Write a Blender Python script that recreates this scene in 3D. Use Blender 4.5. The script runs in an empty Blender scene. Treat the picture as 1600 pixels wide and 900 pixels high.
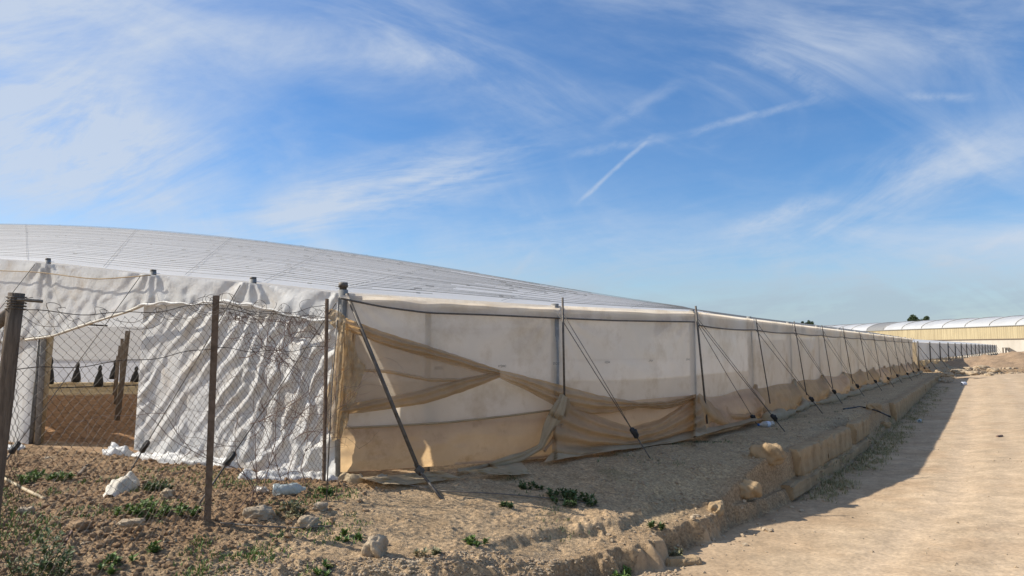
import bpy, bmesh, math, random
import numpy as np
from mathutils import Vector

random.seed(7)
RS = np.random.RandomState(11)
scene = bpy.context.scene
COL = scene.collection
R = math.radians

# ------------------------------------------------------------------ camera model
F = 1101.0
PITCH = math.atan(96.0 / F)
EYE = 1.5
SP, CP = math.sin(PITCH), math.cos(PITCH)


def ray(px, py):
    u = (px - 800.0) / F
    v = (450.0 - py) / F
    return np.array([u, CP - SP * v, SP + CP * v])


def gp(px, py, z=0.0):
    d = ray(px, py)
    t = (z - EYE) / d[2]
    return np.array([d[0] * t, d[1] * t, z])


def at(px, py, y):
    d = ray(px, py)
    t = y / d[1]
    return np.array([d[0] * t, y, EYE + d[2] * t])


def plane_hit(px, py, P, D, off=0.0):
    """hit of the sight line with the upright plane through P along D, moved off towards the viewer"""
    n = np.array([D[1], -D[0]])
    n = n / np.linalg.norm(n)
    if np.dot(n, -np.array(P[:2])) < 0:
        n = -n
    d = ray(px, py)
    q = np.array(P[:2]) + n * off
    t = np.dot(n, q) / np.dot(n, d[:2])
    return np.array([d[0] * t, d[1] * t, EYE + d[2] * t])


# ------------------------------------------------------------------ numpy noise
_perm = RS.permutation(256)
_perm = np.concatenate([_perm, _perm, _perm])
_g = RS.rand(256) * 2 * np.pi
_gx, _gy = np.cos(_g), np.sin(_g)


_pl = _perm.tolist(); _gxl = _gx.tolist(); _gyl = _gy.tolist()


def perlin1(x, y):
    xi = math.floor(x); yi = math.floor(y); xf = x - xi; yf = y - yi
    xi &= 255; yi &= 255
    u = xf * xf * xf * (xf * (xf * 6 - 15) + 10); v = yf * yf * yf * (yf * (yf * 6 - 15) + 10)
    x1 = (xi + 1) & 255; y1 = (yi + 1) & 255
    h = _pl[_pl[xi] + yi]; a = _gxl[h] * xf + _gyl[h] * yf
    h = _pl[_pl[x1] + yi]; b = _gxl[h] * (xf - 1) + _gyl[h] * yf
    h = _pl[_pl[xi] + y1]; c = _gxl[h] * xf + _gyl[h] * (yf - 1)
    h = _pl[_pl[x1] + y1]; d = _gxl[h] * (xf - 1) + _gyl[h] * (yf - 1)
    return (a + u * (b - a)) * (1 - v) + (c + u * (d - c)) * v


def perlin(x, y):
    if np.ndim(x) == 0 and np.ndim(y) == 0: return perlin1(float(x), float(y))
    x = np.asarray(x, float); y = np.asarray(y, float)
    xi = np.floor(x).astype(int); yi = np.floor(y).astype(int)
    xf = x - xi; yf = y - yi
    xi &= 255; yi &= 255
    u = xf * xf * xf * (xf * (xf * 6 - 15) + 10)
    v = yf * yf * yf * (yf * (yf * 6 - 15) + 10)

    def g(ix, iy, dx, dy):
        h = _perm[_perm[ix & 255] + (iy & 255)]
        return _gx[h] * dx + _gy[h] * dy
    a = g(xi, yi, xf, yf); b = g(xi + 1, yi, xf - 1, yf)
    c = g(xi, yi + 1, xf, yf - 1); d = g(xi + 1, yi + 1, xf - 1, yf - 1)
    return (a + u * (b - a)) * (1 - v) + (c + u * (d - c)) * v


def fbm(x, y, octv=4, gain=0.5):
    s = 0; a = 1.0; f = 1.0
    for i in range(octv):
        s = s + a * perlin(x * f + 17.3 * i, y * f + 9.1 * i)
        a *= gain; f *= 2.03
    return s


def ss(x):
    x = np.clip(x, 0, 1)
    return x * x * (3 - 2 * x)


# ------------------------------------------------------------------ object helpers
def tag(o, label=None, cat=None, group=None, kind=None):
    if label: o['label'] = label
    if cat: o['category'] = cat
    if group: o['group'] = group
    if kind: o['kind'] = kind
    return o


def empty(name, loc, label=None, cat=None, group=None):
    o = bpy.data.objects.new(name, None)
    o.empty_display_size = 0.2
    COL.objects.link(o)
    o.location = Vector([float(c) for c in loc])
    return tag(o, label, cat, group)


def link(name, me, mats, parent=None, loc=None):
    if not isinstance(mats, (list, tuple)): mats = [mats]
    for m in mats: me.materials.append(m)
    o = bpy.data.objects.new(name, me)
    COL.objects.link(o)
    if loc is not None: o.location = Vector([float(c) for c in loc])
    if parent is not None:
        o.parent = parent
        # children are modelled in world coordinates: undo the parent's place
        b = parent; off = Vector((0, 0, 0))
        while b is not None:
            off += b.location; b = b.parent
        o.location = -off if loc is None else Vector([float(c) for c in loc])
    return o


def np_mesh(name, V, Fq, smooth=True, colors=None, uv=None):
    me = bpy.data.meshes.new(name)
    V = np.asarray(V, np.float32); Fq = np.asarray(Fq, np.int32)
    k = Fq.shape[1]
    me.vertices.add(len(V)); me.vertices.foreach_set('co', V.ravel())
    me.loops.add(Fq.size); me.loops.foreach_set('vertex_index', Fq.ravel())
    me.polygons.add(len(Fq))
    me.polygons.foreach_set('loop_start', np.arange(0, Fq.size, k, dtype=np.int32))
    try:
        me.polygons.foreach_set('loop_total', np.full(len(Fq), k, np.int32))
    except Exception:
        pass
    me.update(calc_edges=True)
    me.polygons.foreach_set('use_smooth', np.full(len(Fq), smooth, bool))
    if colors is not None:
        a = me.color_attributes.new('tint', 'FLOAT_COLOR', 'POINT')
        c = np.ones((len(V), 4), np.float32); c[:, :3] = colors
        a.data.foreach_set('color', c.ravel())
    if uv is not None:
        l = me.uv_layers.new(name='UVMap')
        l.data.foreach_set('uv', np.asarray(uv, np.float32)[Fq.ravel()].ravel())
    me.validate()
    return me


def grid_faces(nr, nc):
    i = np.arange(nr - 1)[:, None] * nc + np.arange(nc - 1)[None, :]
    i = i.ravel()
    return np.stack([i, i + 1, i + nc + 1, i + nc], 1)


class MB:
    def __init__(s): s.v = []; s.f = []

    def tube(s, pts, r, n=6, cap=True):
        pts = [np.asarray(p, float) for p in pts]
        m = len(pts)
        rs = r if isinstance(r, (list, tuple)) else [r] * m
        b = len(s.v)
        for i, p in enumerate(pts):
            t = pts[min(i + 1, m - 1)] - pts[max(i - 1, 0)]
            t = t / (np.linalg.norm(t) + 1e-9)
            ref = np.array([0, 0, 1.0]) if abs(t[2]) < 0.9 else np.array([1.0, 0, 0])
            a = np.cross(t, ref); a /= np.linalg.norm(a)
            c = np.cross(t, a)
            for k in range(n):
                w = 2 * math.pi * k / n
                s.v.append(tuple(p + rs[i] * (a * math.cos(w) + c * math.sin(w))))
        for i in range(m - 1):
            for k in range(n):
                k2 = (k + 1) % n
                s.f.append((b + i * n + k, b + i * n + k2, b + (i + 1) * n + k2, b + (i + 1) * n + k))
        if cap:
            s.f.append(tuple(b + k for k in range(n))[::-1])
            s.f.append(tuple(b + (m - 1) * n + k for k in range(n)))
        return s

    def box(s, c, sx, sy, sz, rz=0, jit=0.0):
        b = len(s.v)
        ca, sa = math.cos(rz), math.sin(rz)
        for dz in (-1, 1):
            for dx, dy in ((-1, -1), (1, -1), (1, 1), (-1, 1)):
                x = dx * sx / 2 + random.uniform(-jit, jit); y = dy * sy / 2 + random.uniform(-jit, jit)
                s.v.append((c[0] + x * ca - y * sa, c[1] + x * sa + y * ca, c[2] + dz * sz / 2 + random.uniform(-jit, jit)))
        for q in ((0, 3, 2, 1), (4, 5, 6, 7), (0, 1, 5, 4), (1, 2, 6, 5), (2, 3, 7, 6), (3, 0, 4, 7)):
            s.f.append(tuple(b + i for i in q))
        return s

    def quad(s, a, b_, c, d):
        b = len(s.v)
        s.v += [tuple(a), tuple(b_), tuple(c), tuple(d)]
        s.f.append((b, b + 1, b + 2, b + 3))
        return s

    def build(s, name, mat, parent=None, smooth=False, loc=None):
        me = bpy.data.meshes.new(name)
        me.from_pydata([tuple(map(float, v)) for v in s.v], [], s.f)
        me.polygons.foreach_set('use_smooth', [smooth] * len(me.polygons))
        me.update()
        return link(name, me, mat, parent, loc)


# ------------------------------------------------------------------ materials
def nodes_of(name):
    m = bpy.data.materials.new(name)
    m.use_nodes = True
    nt = m.node_tree
    nt.nodes.clear()
    return m, nt


def N(nt, typ, **kw):
    n = nt.nodes.new(typ)
    for k, v in kw.items():
        if k.startswith('i_'):
            n.inputs[k[2:].replace('_', ' ')].default_value = v
        else:
            setattr(n, k, v)
    return n


def rgba(c): return (c[0], c[1], c[2], 1.0)


def noise_color(nt, c1, c2, scale, detail=6, stretch=(1, 1, 1), rot=(0, 0, 0), lo=0.35, hi=0.65):
    tc = N(nt, 'ShaderNodeTexCoord')
    mp = N(nt, 'ShaderNodeMapping')
    mp.inputs['Scale'].default_value = stretch
    mp.inputs['Rotation'].default_value = rot
    nt.links.new(tc.outputs['Object'], mp.inputs['Vector'])
    nz = N(nt, 'ShaderNodeTexNoise')
    nz.inputs['Scale'].default_value = scale
    nz.inputs['Detail'].default_value = detail
    nz.inputs['Roughness'].default_value = 0.65
    nt.links.new(mp.outputs[0], nz.inputs['Vector'])
    mr = N(nt, 'ShaderNodeMapRange')
    mr.inputs[1].default_value = lo; mr.inputs[2].default_value = hi
    nt.links.new(nz.outputs[0], mr.inputs[0])
    mx = N(nt, 'ShaderNodeMix', data_type='RGBA')
    mx.inputs['A'].default_value = rgba(c1); mx.inputs['B'].default_value = rgba(c2)
    nt.links.new(mr.outputs[0], mx.inputs['Factor'])
    return mx.outputs['Result'], nz, mp


def solid(name, c1, c2=None, scale=8, rough=0.7, bump=0.0, metal=0.0, stretch=(1, 1, 1), bscale=None, spec=0.4):
    m, nt = nodes_of(name)
    c2 = c2 or tuple(x * 0.7 for x in c1)
    col, nz, mp = noise_color(nt, c1, c2, scale, stretch=stretch)
    b = N(nt, 'ShaderNodeBsdfPrincipled')
    b.inputs['Roughness'].default_value = rough
    b.inputs['Metallic'].default_value = metal
    b.inputs['Specular IOR Level'].default_value = spec
    nt.links.new(col, b.inputs['Base Color'])
    if bump:
        n2 = N(nt, 'ShaderNodeTexNoise'); n2.inputs['Scale'].default_value = bscale or scale * 3
        n2.inputs['Detail'].default_value = 5
        nt.links.new(mp.outputs[0], n2.inputs['Vector'])
        bp = N(nt, 'ShaderNodeBump'); bp.inputs['Strength'].default_value = bump; bp.inputs['Distance'].default_value = 0.02
        nt.links.new(n2.outputs[0], bp.inputs['Height'])
        nt.links.new(bp.outputs[0], b.inputs['Normal'])
    o = N(nt, 'ShaderNodeOutputMaterial')
    nt.links.new(b.outputs[0], o.inputs[0])
    return m


def film(name, c1, c2, trl=0.4, trp=0.0, rough=0.4, scale=1.2, stretch=(1, 1, 1), bump=0.0, bscale=6, tcol=None, spec=0.5, stain=None):
    """plastic sheet or netting: reflecting + translucent + see-through"""
    m, nt = nodes_of(name)
    col, nz, mp = noise_color(nt, c1, c2, scale, stretch=stretch)
    if stain:
        scol, sscale, slo, shi = stain
        n3 = N(nt, 'ShaderNodeTexNoise'); n3.inputs['Scale'].default_value = sscale; n3.inputs['Detail'].default_value = 8
        n3.inputs['Roughness'].default_value = 0.7
        nt.links.new(mp.outputs[0], n3.inputs['Vector'])
        mr = N(nt, 'ShaderNodeMapRange'); mr.inputs[1].default_value = slo; mr.inputs[2].default_value = shi
        nt.links.new(n3.outputs[0], mr.inputs[0])
        mx2 = N(nt, 'ShaderNodeMix', data_type='RGBA'); mx2.inputs['B'].default_value = rgba(scol)
        nt.links.new(mr.outputs[0], mx2.inputs['Factor']); nt.links.new(col, mx2.inputs['A'])
        col = mx2.outputs['Result']
    b = N(nt, 'ShaderNodeBsdfPrincipled')
    b.inputs['Roughness'].default_value = rough
    b.inputs['Specular IOR Level'].default_value = spec
    nt.links.new(col, b.inputs['Base Color'])
    t = N(nt, 'ShaderNodeBsdfTranslucent')
    if tcol:
        mm = N(nt, 'ShaderNodeMix', data_type='RGBA', blend_type='MULTIPLY')
        mm.inputs['Factor'].default_value = 1.0; mm.inputs['B'].default_value = rgba(tcol)
        nt.links.new(col, mm.inputs['A']); nt.links.new(mm.outputs['Result'], t.inputs[0])
    else:
        nt.links.new(col, t.inputs[0])
    if bump:
        n2 = N(nt, 'ShaderNodeTexNoise'); n2.inputs['Scale'].default_value = bscale
        n2.inputs['Detail'].default_value = 4; n2.inputs['Distortion'].default_value = 0.6
        nt.links.new(mp.outputs[0], n2.inputs['Vector'])
        bp = N(nt, 'ShaderNodeBump'); bp.inputs['Strength'].default_value = bump; bp.inputs['Distance'].default_value = 0.03
        nt.links.new(n2.outputs[0], bp.inputs['Height'])
        nt.links.new(bp.outputs[0], b.inputs['Normal']); nt.links.new(bp.outputs[0], t.inputs['Normal'])
    mx = N(nt, 'ShaderNodeMixShader'); mx.inputs[0].default_value = trl
    nt.links.new(b.outputs[0], mx.inputs[1]); nt.links.new(t.outputs[0], mx.inputs[2])
    out = mx.outputs[0]
    if trp > 0:
        tp = N(nt, 'ShaderNodeBsdfTransparent')
        m2 = N(nt, 'ShaderNodeMixShader'); m2.inputs[0].default_value = trp
        nt.links.new(out, m2.inputs[1]); nt.links.new(tp.outputs[0], m2.inputs[2])
        out = m2.outputs[0]
    o = N(nt, 'ShaderNodeOutputMaterial')
    nt.links.new(out, o.inputs[0])
    return m


def earth(name, bump=0.5, bscale=26, fine=90, speck=1.0):
    m, nt = nodes_of(name)
    at_ = N(nt, 'ShaderNodeAttribute', attribute_name='tint')
    tc = N(nt, 'ShaderNodeTexCoord')
    n1 = N(nt, 'ShaderNodeTexNoise'); n1.inputs['Scale'].default_value = bscale; n1.inputs['Detail'].default_value = 8; n1.inputs['Roughness'].default_value = 0.72
    n2 = N(nt, 'ShaderNodeTexNoise'); n2.inputs['Scale'].default_value = fine; n2.inputs['Detail'].default_value = 4
    n3 = N(nt, 'ShaderNodeTexNoise'); n3.inputs['Scale'].default_value = 2.3; n3.inputs['Detail'].default_value = 6; n3.inputs['Roughness'].default_value = 0.7
    for n in (n1, n2, n3): nt.links.new(tc.outputs['Object'], n.inputs['Vector'])
    r1 = N(nt, 'ShaderNodeMapRange'); r1.inputs[1].default_value = 0.3; r1.inputs[2].default_value = 0.72; r1.inputs[3].default_value = 1 - 0.34 * speck; r1.inputs[4].default_value = 1 + 0.24 * speck
    nt.links.new(n1.outputs[0], r1.inputs[0])
    r3 = N(nt, 'ShaderNodeMapRange'); r3.inputs[1].default_value = 0.3; r3.inputs[2].default_value = 0.7; r3.inputs[3].default_value = 0.86; r3.inputs[4].default_value = 1.12
    nt.links.new(n3.outputs[0], r3.inputs[0])
    mu = N(nt, 'ShaderNodeMath', operation='MULTIPLY')
    nt.links.new(r1.outputs[0], mu.inputs[0]); nt.links.new(r3.outputs[0], mu.inputs[1])
    vo = N(nt, 'ShaderNodeTexVoronoi'); vo.inputs['Scale'].default_value = fine * 0.55
    nt.links.new(tc.outputs['Object'], vo.inputs['Vector'])
    rv = N(nt, 'ShaderNodeMapRange'); rv.inputs[1].default_value = 0.0; rv.inputs[2].default_value = 1.0; rv.inputs[3].default_value = 1 - 0.28 * speck; rv.inputs[4].default_value = 1 + 0.22 * speck
    sv = N(nt, 'ShaderNodeSeparateColor'); nt.links.new(vo.outputs['Color'], sv.inputs[0]); nt.links.new(sv.outputs[0], rv.inputs[0])
    mu2 = N(nt, 'ShaderNodeMath', operation='MULTIPLY'); nt.links.new(mu.outputs[0], mu2.inputs[0]); nt.links.new(rv.outputs[0], mu2.inputs[1])
    mu = mu2
    sc = N(nt, 'ShaderNodeVectorMath', operation='SCALE')
    nt.links.new(at_.outputs['Color'], sc.inputs[0]); nt.links.new(mu.outputs[0], sc.inputs['Scale'])
    b = N(nt, 'ShaderNodeBsdfPrincipled'); b.inputs['Roughness'].default_value = 0.95; b.inputs['Specular IOR Level'].default_value = 0.15
    nt.links.new(sc.outputs[0], b.inputs['Base Color'])
    ad = N(nt, 'ShaderNodeMath', operation='MULTIPLY_ADD'); ad.inputs[1].default_value = 0.4
    nt.links.new(n2.outputs[0], ad.inputs[0]); nt.links.new(n1.outputs[0], ad.inputs[2])
    bp = N(nt, 'ShaderNodeBump'); bp.inputs['Strength'].default_value = bump; bp.inputs['Distance'].default_value = 0.025
    nt.links.new(ad.outputs[0], bp.inputs['Height']); nt.links.new(bp.outputs[0], b.inputs['Normal'])
    o = N(nt, 'ShaderNodeOutputMaterial'); nt.links.new(b.outputs[0], o.inputs[0])
    return m


M = {}
M['roof'] = film('roof_film', (0.86, 0.86, 0.85), (0.76, 0.76, 0.75), trl=0.38, rough=0.45, scale=0.8, stretch=(0.4, 1.0, 1), bump=0.25, bscale=3)
M['white'] = film('white_plastic', (0.80, 0.80, 0.79), (0.68, 0.67, 0.64), trl=0.30, rough=0.5, scale=1.6, bump=0.3, bscale=13, spec=0.35, stain=((0.60, 0.52, 0.42), 2.2, 0.52, 0.8))
M['film'] = film('side_film', (0.82, 0.785, 0.73), (0.73, 0.69, 0.62), trl=0.60, trp=0.10, rough=0.3, scale=0.7, bump=0.3, bscale=2.2, tcol=(1.0, 0.95, 0.88), stain=((0.52, 0.44, 0.33), 1.3, 0.5, 0.78))
M['net'] = film('shade_net', (0.66, 0.52, 0.35), (0.55, 0.425, 0.27), trl=0.55, trp=0.14, rough=0.8, scale=3, bump=0.3, bscale=30, tcol=(1.0, 0.85, 0.62), spec=0.2)
M['netthin'] = film('thin_shade_net', (0.50, 0.41, 0.31), (0.42, 0.34, 0.25), trl=0.5, trp=0.42, rough=0.8, scale=2, tcol=(1.0, 0.86, 0.66), spec=0.2)
M['skirt'] = film('skirt_sheet', (0.82, 0.69, 0.51), (0.70, 0.57, 0.41), trl=0.66, trp=0.12, rough=0.5, scale=1.6, bump=0.25, bscale=5, tcol=(1.0, 0.84, 0.62), stain=((0.46, 0.31, 0.17), 2.2, 0.55, 0.78))
M['netpale'] = film('pale_net', (0.60, 0.48, 0.32), (0.50, 0.39, 0.25), trl=0.4, trp=0.03, rough=0.75, scale=3, bump=0.3, bscale=16, spec=0.2)
M['rag'] = film('torn_net', (0.62, 0.48, 0.30), (0.50, 0.37, 0.22), trl=0.35, trp=0.22, rough=0.8, scale=9, bump=0.6, bscale=40, spec=0.2)
M['steel'] = solid('galvanised_steel', (0.29, 0.285, 0.27), (0.19, 0.185, 0.175), 14, 0.7, 0.1, 0.0)
M['dark_steel'] = solid('weathered_steel', (0.15, 0.135, 0.12), (0.09, 0.075, 0.06), 18, 0.65, 0.1, 0.3)
M['black'] = solid('black_rubber', (0.018, 0.018, 0.020), (0.03, 0.03, 0.03), 20, 0.6)
M['wire'] = solid('rusty_wire', (0.10, 0.078, 0.060), (0.065, 0.05, 0.04), 20, 0.7, 0, 0.1)
M['wood'] = solid('weathered_wood', (0.27, 0.215, 0.16), (0.16, 0.12, 0.085), 10, 0.85, 0.5, stretch=(6, 6, 0.6))
M['oldwood'] = solid('dark_weathered_wood', (0.19, 0.145, 0.105), (0.10, 0.075, 0.055), 10, 0.9, 0.6, stretch=(6, 6, 0.6))
M['rustpost'] = solid('rusty_post', (0.22, 0.16, 0.115), (0.13, 0.09, 0.06), 14, 0.8, 0.4, 0.2)
M['tanwood'] = solid('bare_timber', (0.52, 0.42, 0.27), (0.42, 0.32, 0.19), 7, 0.7, 0.2, stretch=(5, 5, 0.5))
M['twig'] = solid('dry_twig', (0.22, 0.15, 0.12), (0.14, 0.09, 0.07), 30, 0.9)
M['stone'] = solid('limestone', (0.46, 0.37, 0.26), (0.33, 0.25, 0.17), 7, 0.95, 0.8, bscale=22, spec=0.1)
M['paleStone'] = solid('pale_stone', (0.42, 0.345, 0.255), (0.30, 0.24, 0.17), 9, 0.9, 0.6, spec=0.15)
M['block'] = solid('sandstone_block', (0.42, 0.30, 0.175), (0.27, 0.19, 0.11), 3, 0.95, 0.7, bscale=24, stretch=(1, 1, 0.5), spec=0.1)
M['clod'] = solid('soil_clod', (0.22, 0.14, 0.08), (0.34, 0.235, 0.145), 5, 0.95, 0.4, spec=0.1)
M['pebble'] = solid('pebble_stone', (0.43, 0.34, 0.235), (0.27, 0.20, 0.135), 2.3, 0.95, 0.3, spec=0.1)
M['leaf'] = solid('weed_leaf', (0.16, 0.24, 0.05), (0.09, 0.155, 0.03), 14, 0.6)
M['leafdk'] = solid('dark_weed_leaf', (0.10, 0.15, 0.045), (0.06, 0.095, 0.03), 14, 0.6)
M['dry'] = solid('dry_grass', (0.36, 0.31, 0.18), (0.20, 0.20, 0.10), 9, 0.8)
M['stalk'] = solid('green_stalk', (0.11, 0.13, 0.05), (0.08, 0.09, 0.03), 9, 0.8)
M['tree'] = solid('tree_foliage', (0.055, 0.085, 0.03), (0.035, 0.055, 0.02), 1.5, 0.7)
M['bark'] = solid('bark', (0.14, 0.10, 0.07), (0.09, 0.065, 0.045), 6, 0.9, 0.4)
M['bottle'] = film('cloudy_bottle_plastic', (0.55, 0.62, 0.64), (0.42, 0.50, 0.52), trl=0.3, trp=0.15, rough=0.25, scale=14, bump=0.3, bscale=25)
M['palebottle'] = film('dusty_bottle_plastic', (0.62, 0.58, 0.52), (0.45, 0.38, 0.3), trl=0.2, trp=0.1, rough=0.35, scale=10)
M['blue'] = solid('blue_plastic', (0.06, 0.16, 0.42), (0.05, 0.13, 0.36), 5, 0.4)
M['label'] = solid('white_label', (0.65, 0.67, 0.72), (0.5, 0.55, 0.66), 30, 0.5)
M['ink'] = solid('faded_ink', (0.10, 0.09, 0.08), (0.16, 0.15, 0.14), 30, 0.8)
M['sack'] = film('white_sack', (0.70, 0.65, 0.55), (0.55, 0.49, 0.39), trl=0.15, rough=0.6, scale=6, bump=0.5, bscale=22)
M['hose'] = solid('grey_hose', (0.20, 0.17, 0.14), (0.12, 0.1, 0.08), 9, 0.7)
M['tunnel'] = film('tunnel_roof_film', (0.74, 0.75, 0.76), (0.62, 0.63, 0.64), trl=0.35, rough=0.4, scale=0.25, stretch=(1, 1, 1))
M['tunneldark'] = solid('bare_mesh_panel', (0.24, 0.24, 0.24), (0.17, 0.17, 0.17), 6, 0.8)
M['yellow'] = solid('yellowed_sheet', (0.50, 0.42, 0.26), (0.36, 0.295, 0.18), 0.8, 0.6, 0.2, stretch=(2, 2, 0.15))
M['paleWall'] = solid('pale_sheet', (0.55, 0.51, 0.45), (0.46, 0.42, 0.36), 0.5, 0.6, stretch=(1, 1, 0.3))
M['farfilm'] = film('far_side_film', (0.80, 0.79, 0.77), (0.70, 0.68, 0.65), trl=0.5, rough=0.5, scale=0.5)
M['dirt'] = earth('terrace_earth', bump=0.95)
M['road'] = earth('road_earth', bump=0.2, bscale=9, fine=60, speck=0.42)
M['soil'] = earth('field_earth', bump=0.8, bscale=9, fine=40)

# ------------------------------------------------------------------ layout of the greenhouse (ground points)
C0 = gp(530, 745)[:2]                       # corner post
P1 = gp(868, 712)[:2]
P2 = gp(1085, 678)[:2]
E1 = np.array([0.686, 1.0]); E1 = E1 / np.linalg.norm(E1)     # along the long side
NB = np.array([E1[1], -E1[0]])               # outward from the long side
FD = np.array([-0.872, 0.49]); FD = FD / np.linalg.norm(FD)   # along the gable end, to the left
NF = np.array([-FD[1], FD[0]])
if NF[1] > 0: NF = -NF
STEP = 3.58
bposts = [P2 + E1 * STEP * i for i in range(0, 12)]
HB = 2.18


def fw(px, py, off=0.0):
    return plane_hit(px, py, C0, FD, off)


def aw(px, py, off=0.0):
    if px <= 868: h = plane_hit(px, py, C0, P1 - C0, off)
    elif px <= 1085: h = plane_hit(px, py, P1, P2 - P1, off)
    else: h = plane_hit(px, py, P2, E1, off)
    return h


def kof(px):
    h = fw(px, 546); return float(np.dot(h[:2] - C0, FD))


# ------------------------------------------------------------------ terrain
def zroad(y):
    return -0.62 + 0.30 * ss((np.asarray(y, float) - 11) / 40)


bank_px = [(1049, 873), (1151, 824), (1242, 783), (1329, 727), (1397, 666), (1476, 588)]
BL = []
for px, py in bank_px:
    y = 10
    for _ in range(12): y = gp(px, py, float(zroad(y)))[1]
    BL.append(gp(px, py, float(zroad(y)))[:2])
d0 = BL[0] - BL[1]; d0 /= np.linalg.norm(d0)
BL = [BL[0] + d0 * 9 + np.array([-1.5, 0.6]), BL[0] + d0 * 2.2 + np.array([-0.15, 0.1])] + BL
BL = BL + [BL[-1] + np.array([7.0, 5.0]), BL[-1] + np.array([60.0, 14.0])]
BL = np.array(BL)


YG0, YG1 = 13.2, 17.0


def bank_d(x, y):
    best = np.full(x.shape, 1e9); sign = np.ones(x.shape)
    for a, b in zip(BL[:-1], BL[1:]):
        ab = b - a; L2 = ab @ ab
        t = np.clip(((x - a[0]) * ab[0] + (y - a[1]) * ab[1]) / L2, 0, 1)
        dx = x - (a[0] + t * ab[0]); dy = y - (a[1] + t * ab[1])
        d = np.hypot(dx, dy)
        s = np.sign(ab[0] * dy - ab[1] * dx)
        m = d < best
        best = np.where(m, d, best); sign = np.where(m, s, sign)
    return best * sign


def inside_house(x, y):
    kx = (x - C0[0]) * FD[0] + (y - C0[1]) * FD[1]      # along gable
    dn = (x - C0[0]) * NF[0] + (y - C0[1]) * NF[1]      # >0 in front of the gable
    A = P2 - C0; nA = np.array([A[1], -A[0]]) / np.linalg.norm(A)
    da = (x - C0[0]) * nA[0] + (y - C0[1]) * nA[1]
    db = (x - P2[0]) * NB[0] + (y - P2[1]) * NB[1]
    return np.maximum(np.maximum(dn, da), db)           # <0 inside


def height(x, y, detail=True):
    x = np.asarray(x, float); y = np.asarray(y, float)
    d = bank_d(x, y)
    wob = 0.11 * fbm(x * 1.1, y * 1.1, 3) + 0.045 * perlin(x * 4.5, y * 4.5) + 0.03 * perlin(x * 10, y * 10)
    near = 1 - ss((y - 8.3) / 1.6)
    dd = d + wob * (0.4 + 1.6 * near)
    zr = zroad(y) + 0.20 * ss((-d - 0.3) / 3.0)
    zt = -0.10 * ss((7.6 - y) / 2.6) - 0.16 * ss((6.2 - y) / 3.0)
    pn = 0.36 * ss(dd / 0.10) + 0.12 * ss((dd - 0.42 - 0.5 * perlin(x * 0.8, y * 0.8)) / 0.16) + 0.52 * np.clip((dd - 0.1) / 2.6, 0, 1)
    pf = 0.28 * ss(dd / 0.08) + 0.72 * ss((d - 0.13) / 0.07)
    gap = ss((y - YG0) / 0.4) * (1 - ss((y - YG1 + 0.5) / 0.6))      # stretch where the wall has fallen
    pf = pf * (1 - gap) + gap * (0.35 * ss(dd / 0.2) + 0.65 * ss((dd - 0.15) / 0.6))
    p = near * pn + (1 - near) * pf
    z = zr + (zt - zr) * p
    ter = ss(d / 0.3)
    ins = inside_house(x, y)
    rw_ = 0.25 * fbm(x * 0.25, y * 0.25, 2)
    rut = np.exp(-((d + 1.75 + rw_) / 0.22) ** 2) + np.exp(-((d + 3.35 + rw_) / 0.24) ** 2) + 0.6 * np.exp(-((d + 2.5 - rw_) / 0.18) ** 2)
    z = z - 0.022 * rut * (d < -0.6)
    z = z + 0.012 * fbm(x * 0.7, y * 0.7, 3) * (1 + 2 * ter * (ins > 0.3))
    if detail:
        wn = np.clip(ss((17 - y) / 8), 0, 1)
        outs = ss((ins - 0.0) / 0.4)
        # crumbs and clods
        c1 = np.maximum(0, perlin(x * 5.2, y * 5.2) - 0.08)
        c2 = np.maximum(0, perlin(x * 11.5 + 5, y * 11.5) - 0.05)
        c3 = perlin(x * 25, y * 25 + 3)
        soilz = ss((-1.2 - x) / 1.2) * ss((y - 5.4) / 0.7)
        amp = ter * outs * (0.30 + 0.75 * soilz + 0.35 * near * ss((2.2 - d) / 1.2) * ss((0.15 + fbm(x * 1.3 + 31, y * 1.3, 2)) / 0.4))
        c4 = np.maximum(0, perlin(x * 17.0 + 9, y * 17.0 + 2) - 0.02)
        z = z + amp * (0.040 * c1 + 0.055 * c2 + 0.045 * c4 * wn + 0.012 * c3 * wn)
        z = z + ter * outs * 0.022 * fbm(x * 1.7, y * 1.7, 3)
        # low eroded ridge of loose gravel along the foot of the terrace
        rid = np.exp(-((y - (6.2 + 0.33 * x + 0.1 * perlin(x * 2, 3.3 + x * 0))) / 0.16) ** 2) * ss((x + 2.4) / 0.6) * ss((1.6 - x) / 0.5)
        z = z + 0.045 * rid * (1 + 1.5 * c2)
        z = z + (1 - ter) * (0.012 * fbm(x * 2.2, y * 2.2, 4) + 0.004 * c3 * wn)
        # furrows inside
        fur = np.sin(6.0 * (y + 0.15 * x + 0.25 * fbm(x * 0.4, y * 0.4, 2)))
        z = z - (1 - outs) * 0.06 + (1 - outs) * (0.045 * fur + 0.05 * fbm(x * 2.0, y * 2.0, 4)) * ss((-0.15 - ins) / 0.5)
    return z


_hx = np.arange(-13.0, 17.0, 0.025); _hy = np.arange(2.0, 24.0, 0.025)
_HX, _HY = np.meshgrid(_hx, _hy)
_HM = height(_HX, _HY)


def hz(x, y):
    i = (x + 13.0) / 0.025; j = (y - 2.0) / 0.025
    i0 = int(i); j0 = int(j)
    if 0 <= i0 < len(_hx) - 1 and 0 <= j0 < len(_hy) - 1:
        a = i - i0; b = j - j0
        return float((_HM[j0, i0] * (1 - a) + _HM[j0, i0 + 1] * a) * (1 - b) + (_HM[j0 + 1, i0] * (1 - a) + _HM[j0 + 1, i0 + 1] * a) * b)
    return float(height(np.array([x]), np.array([y]))[0])


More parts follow.
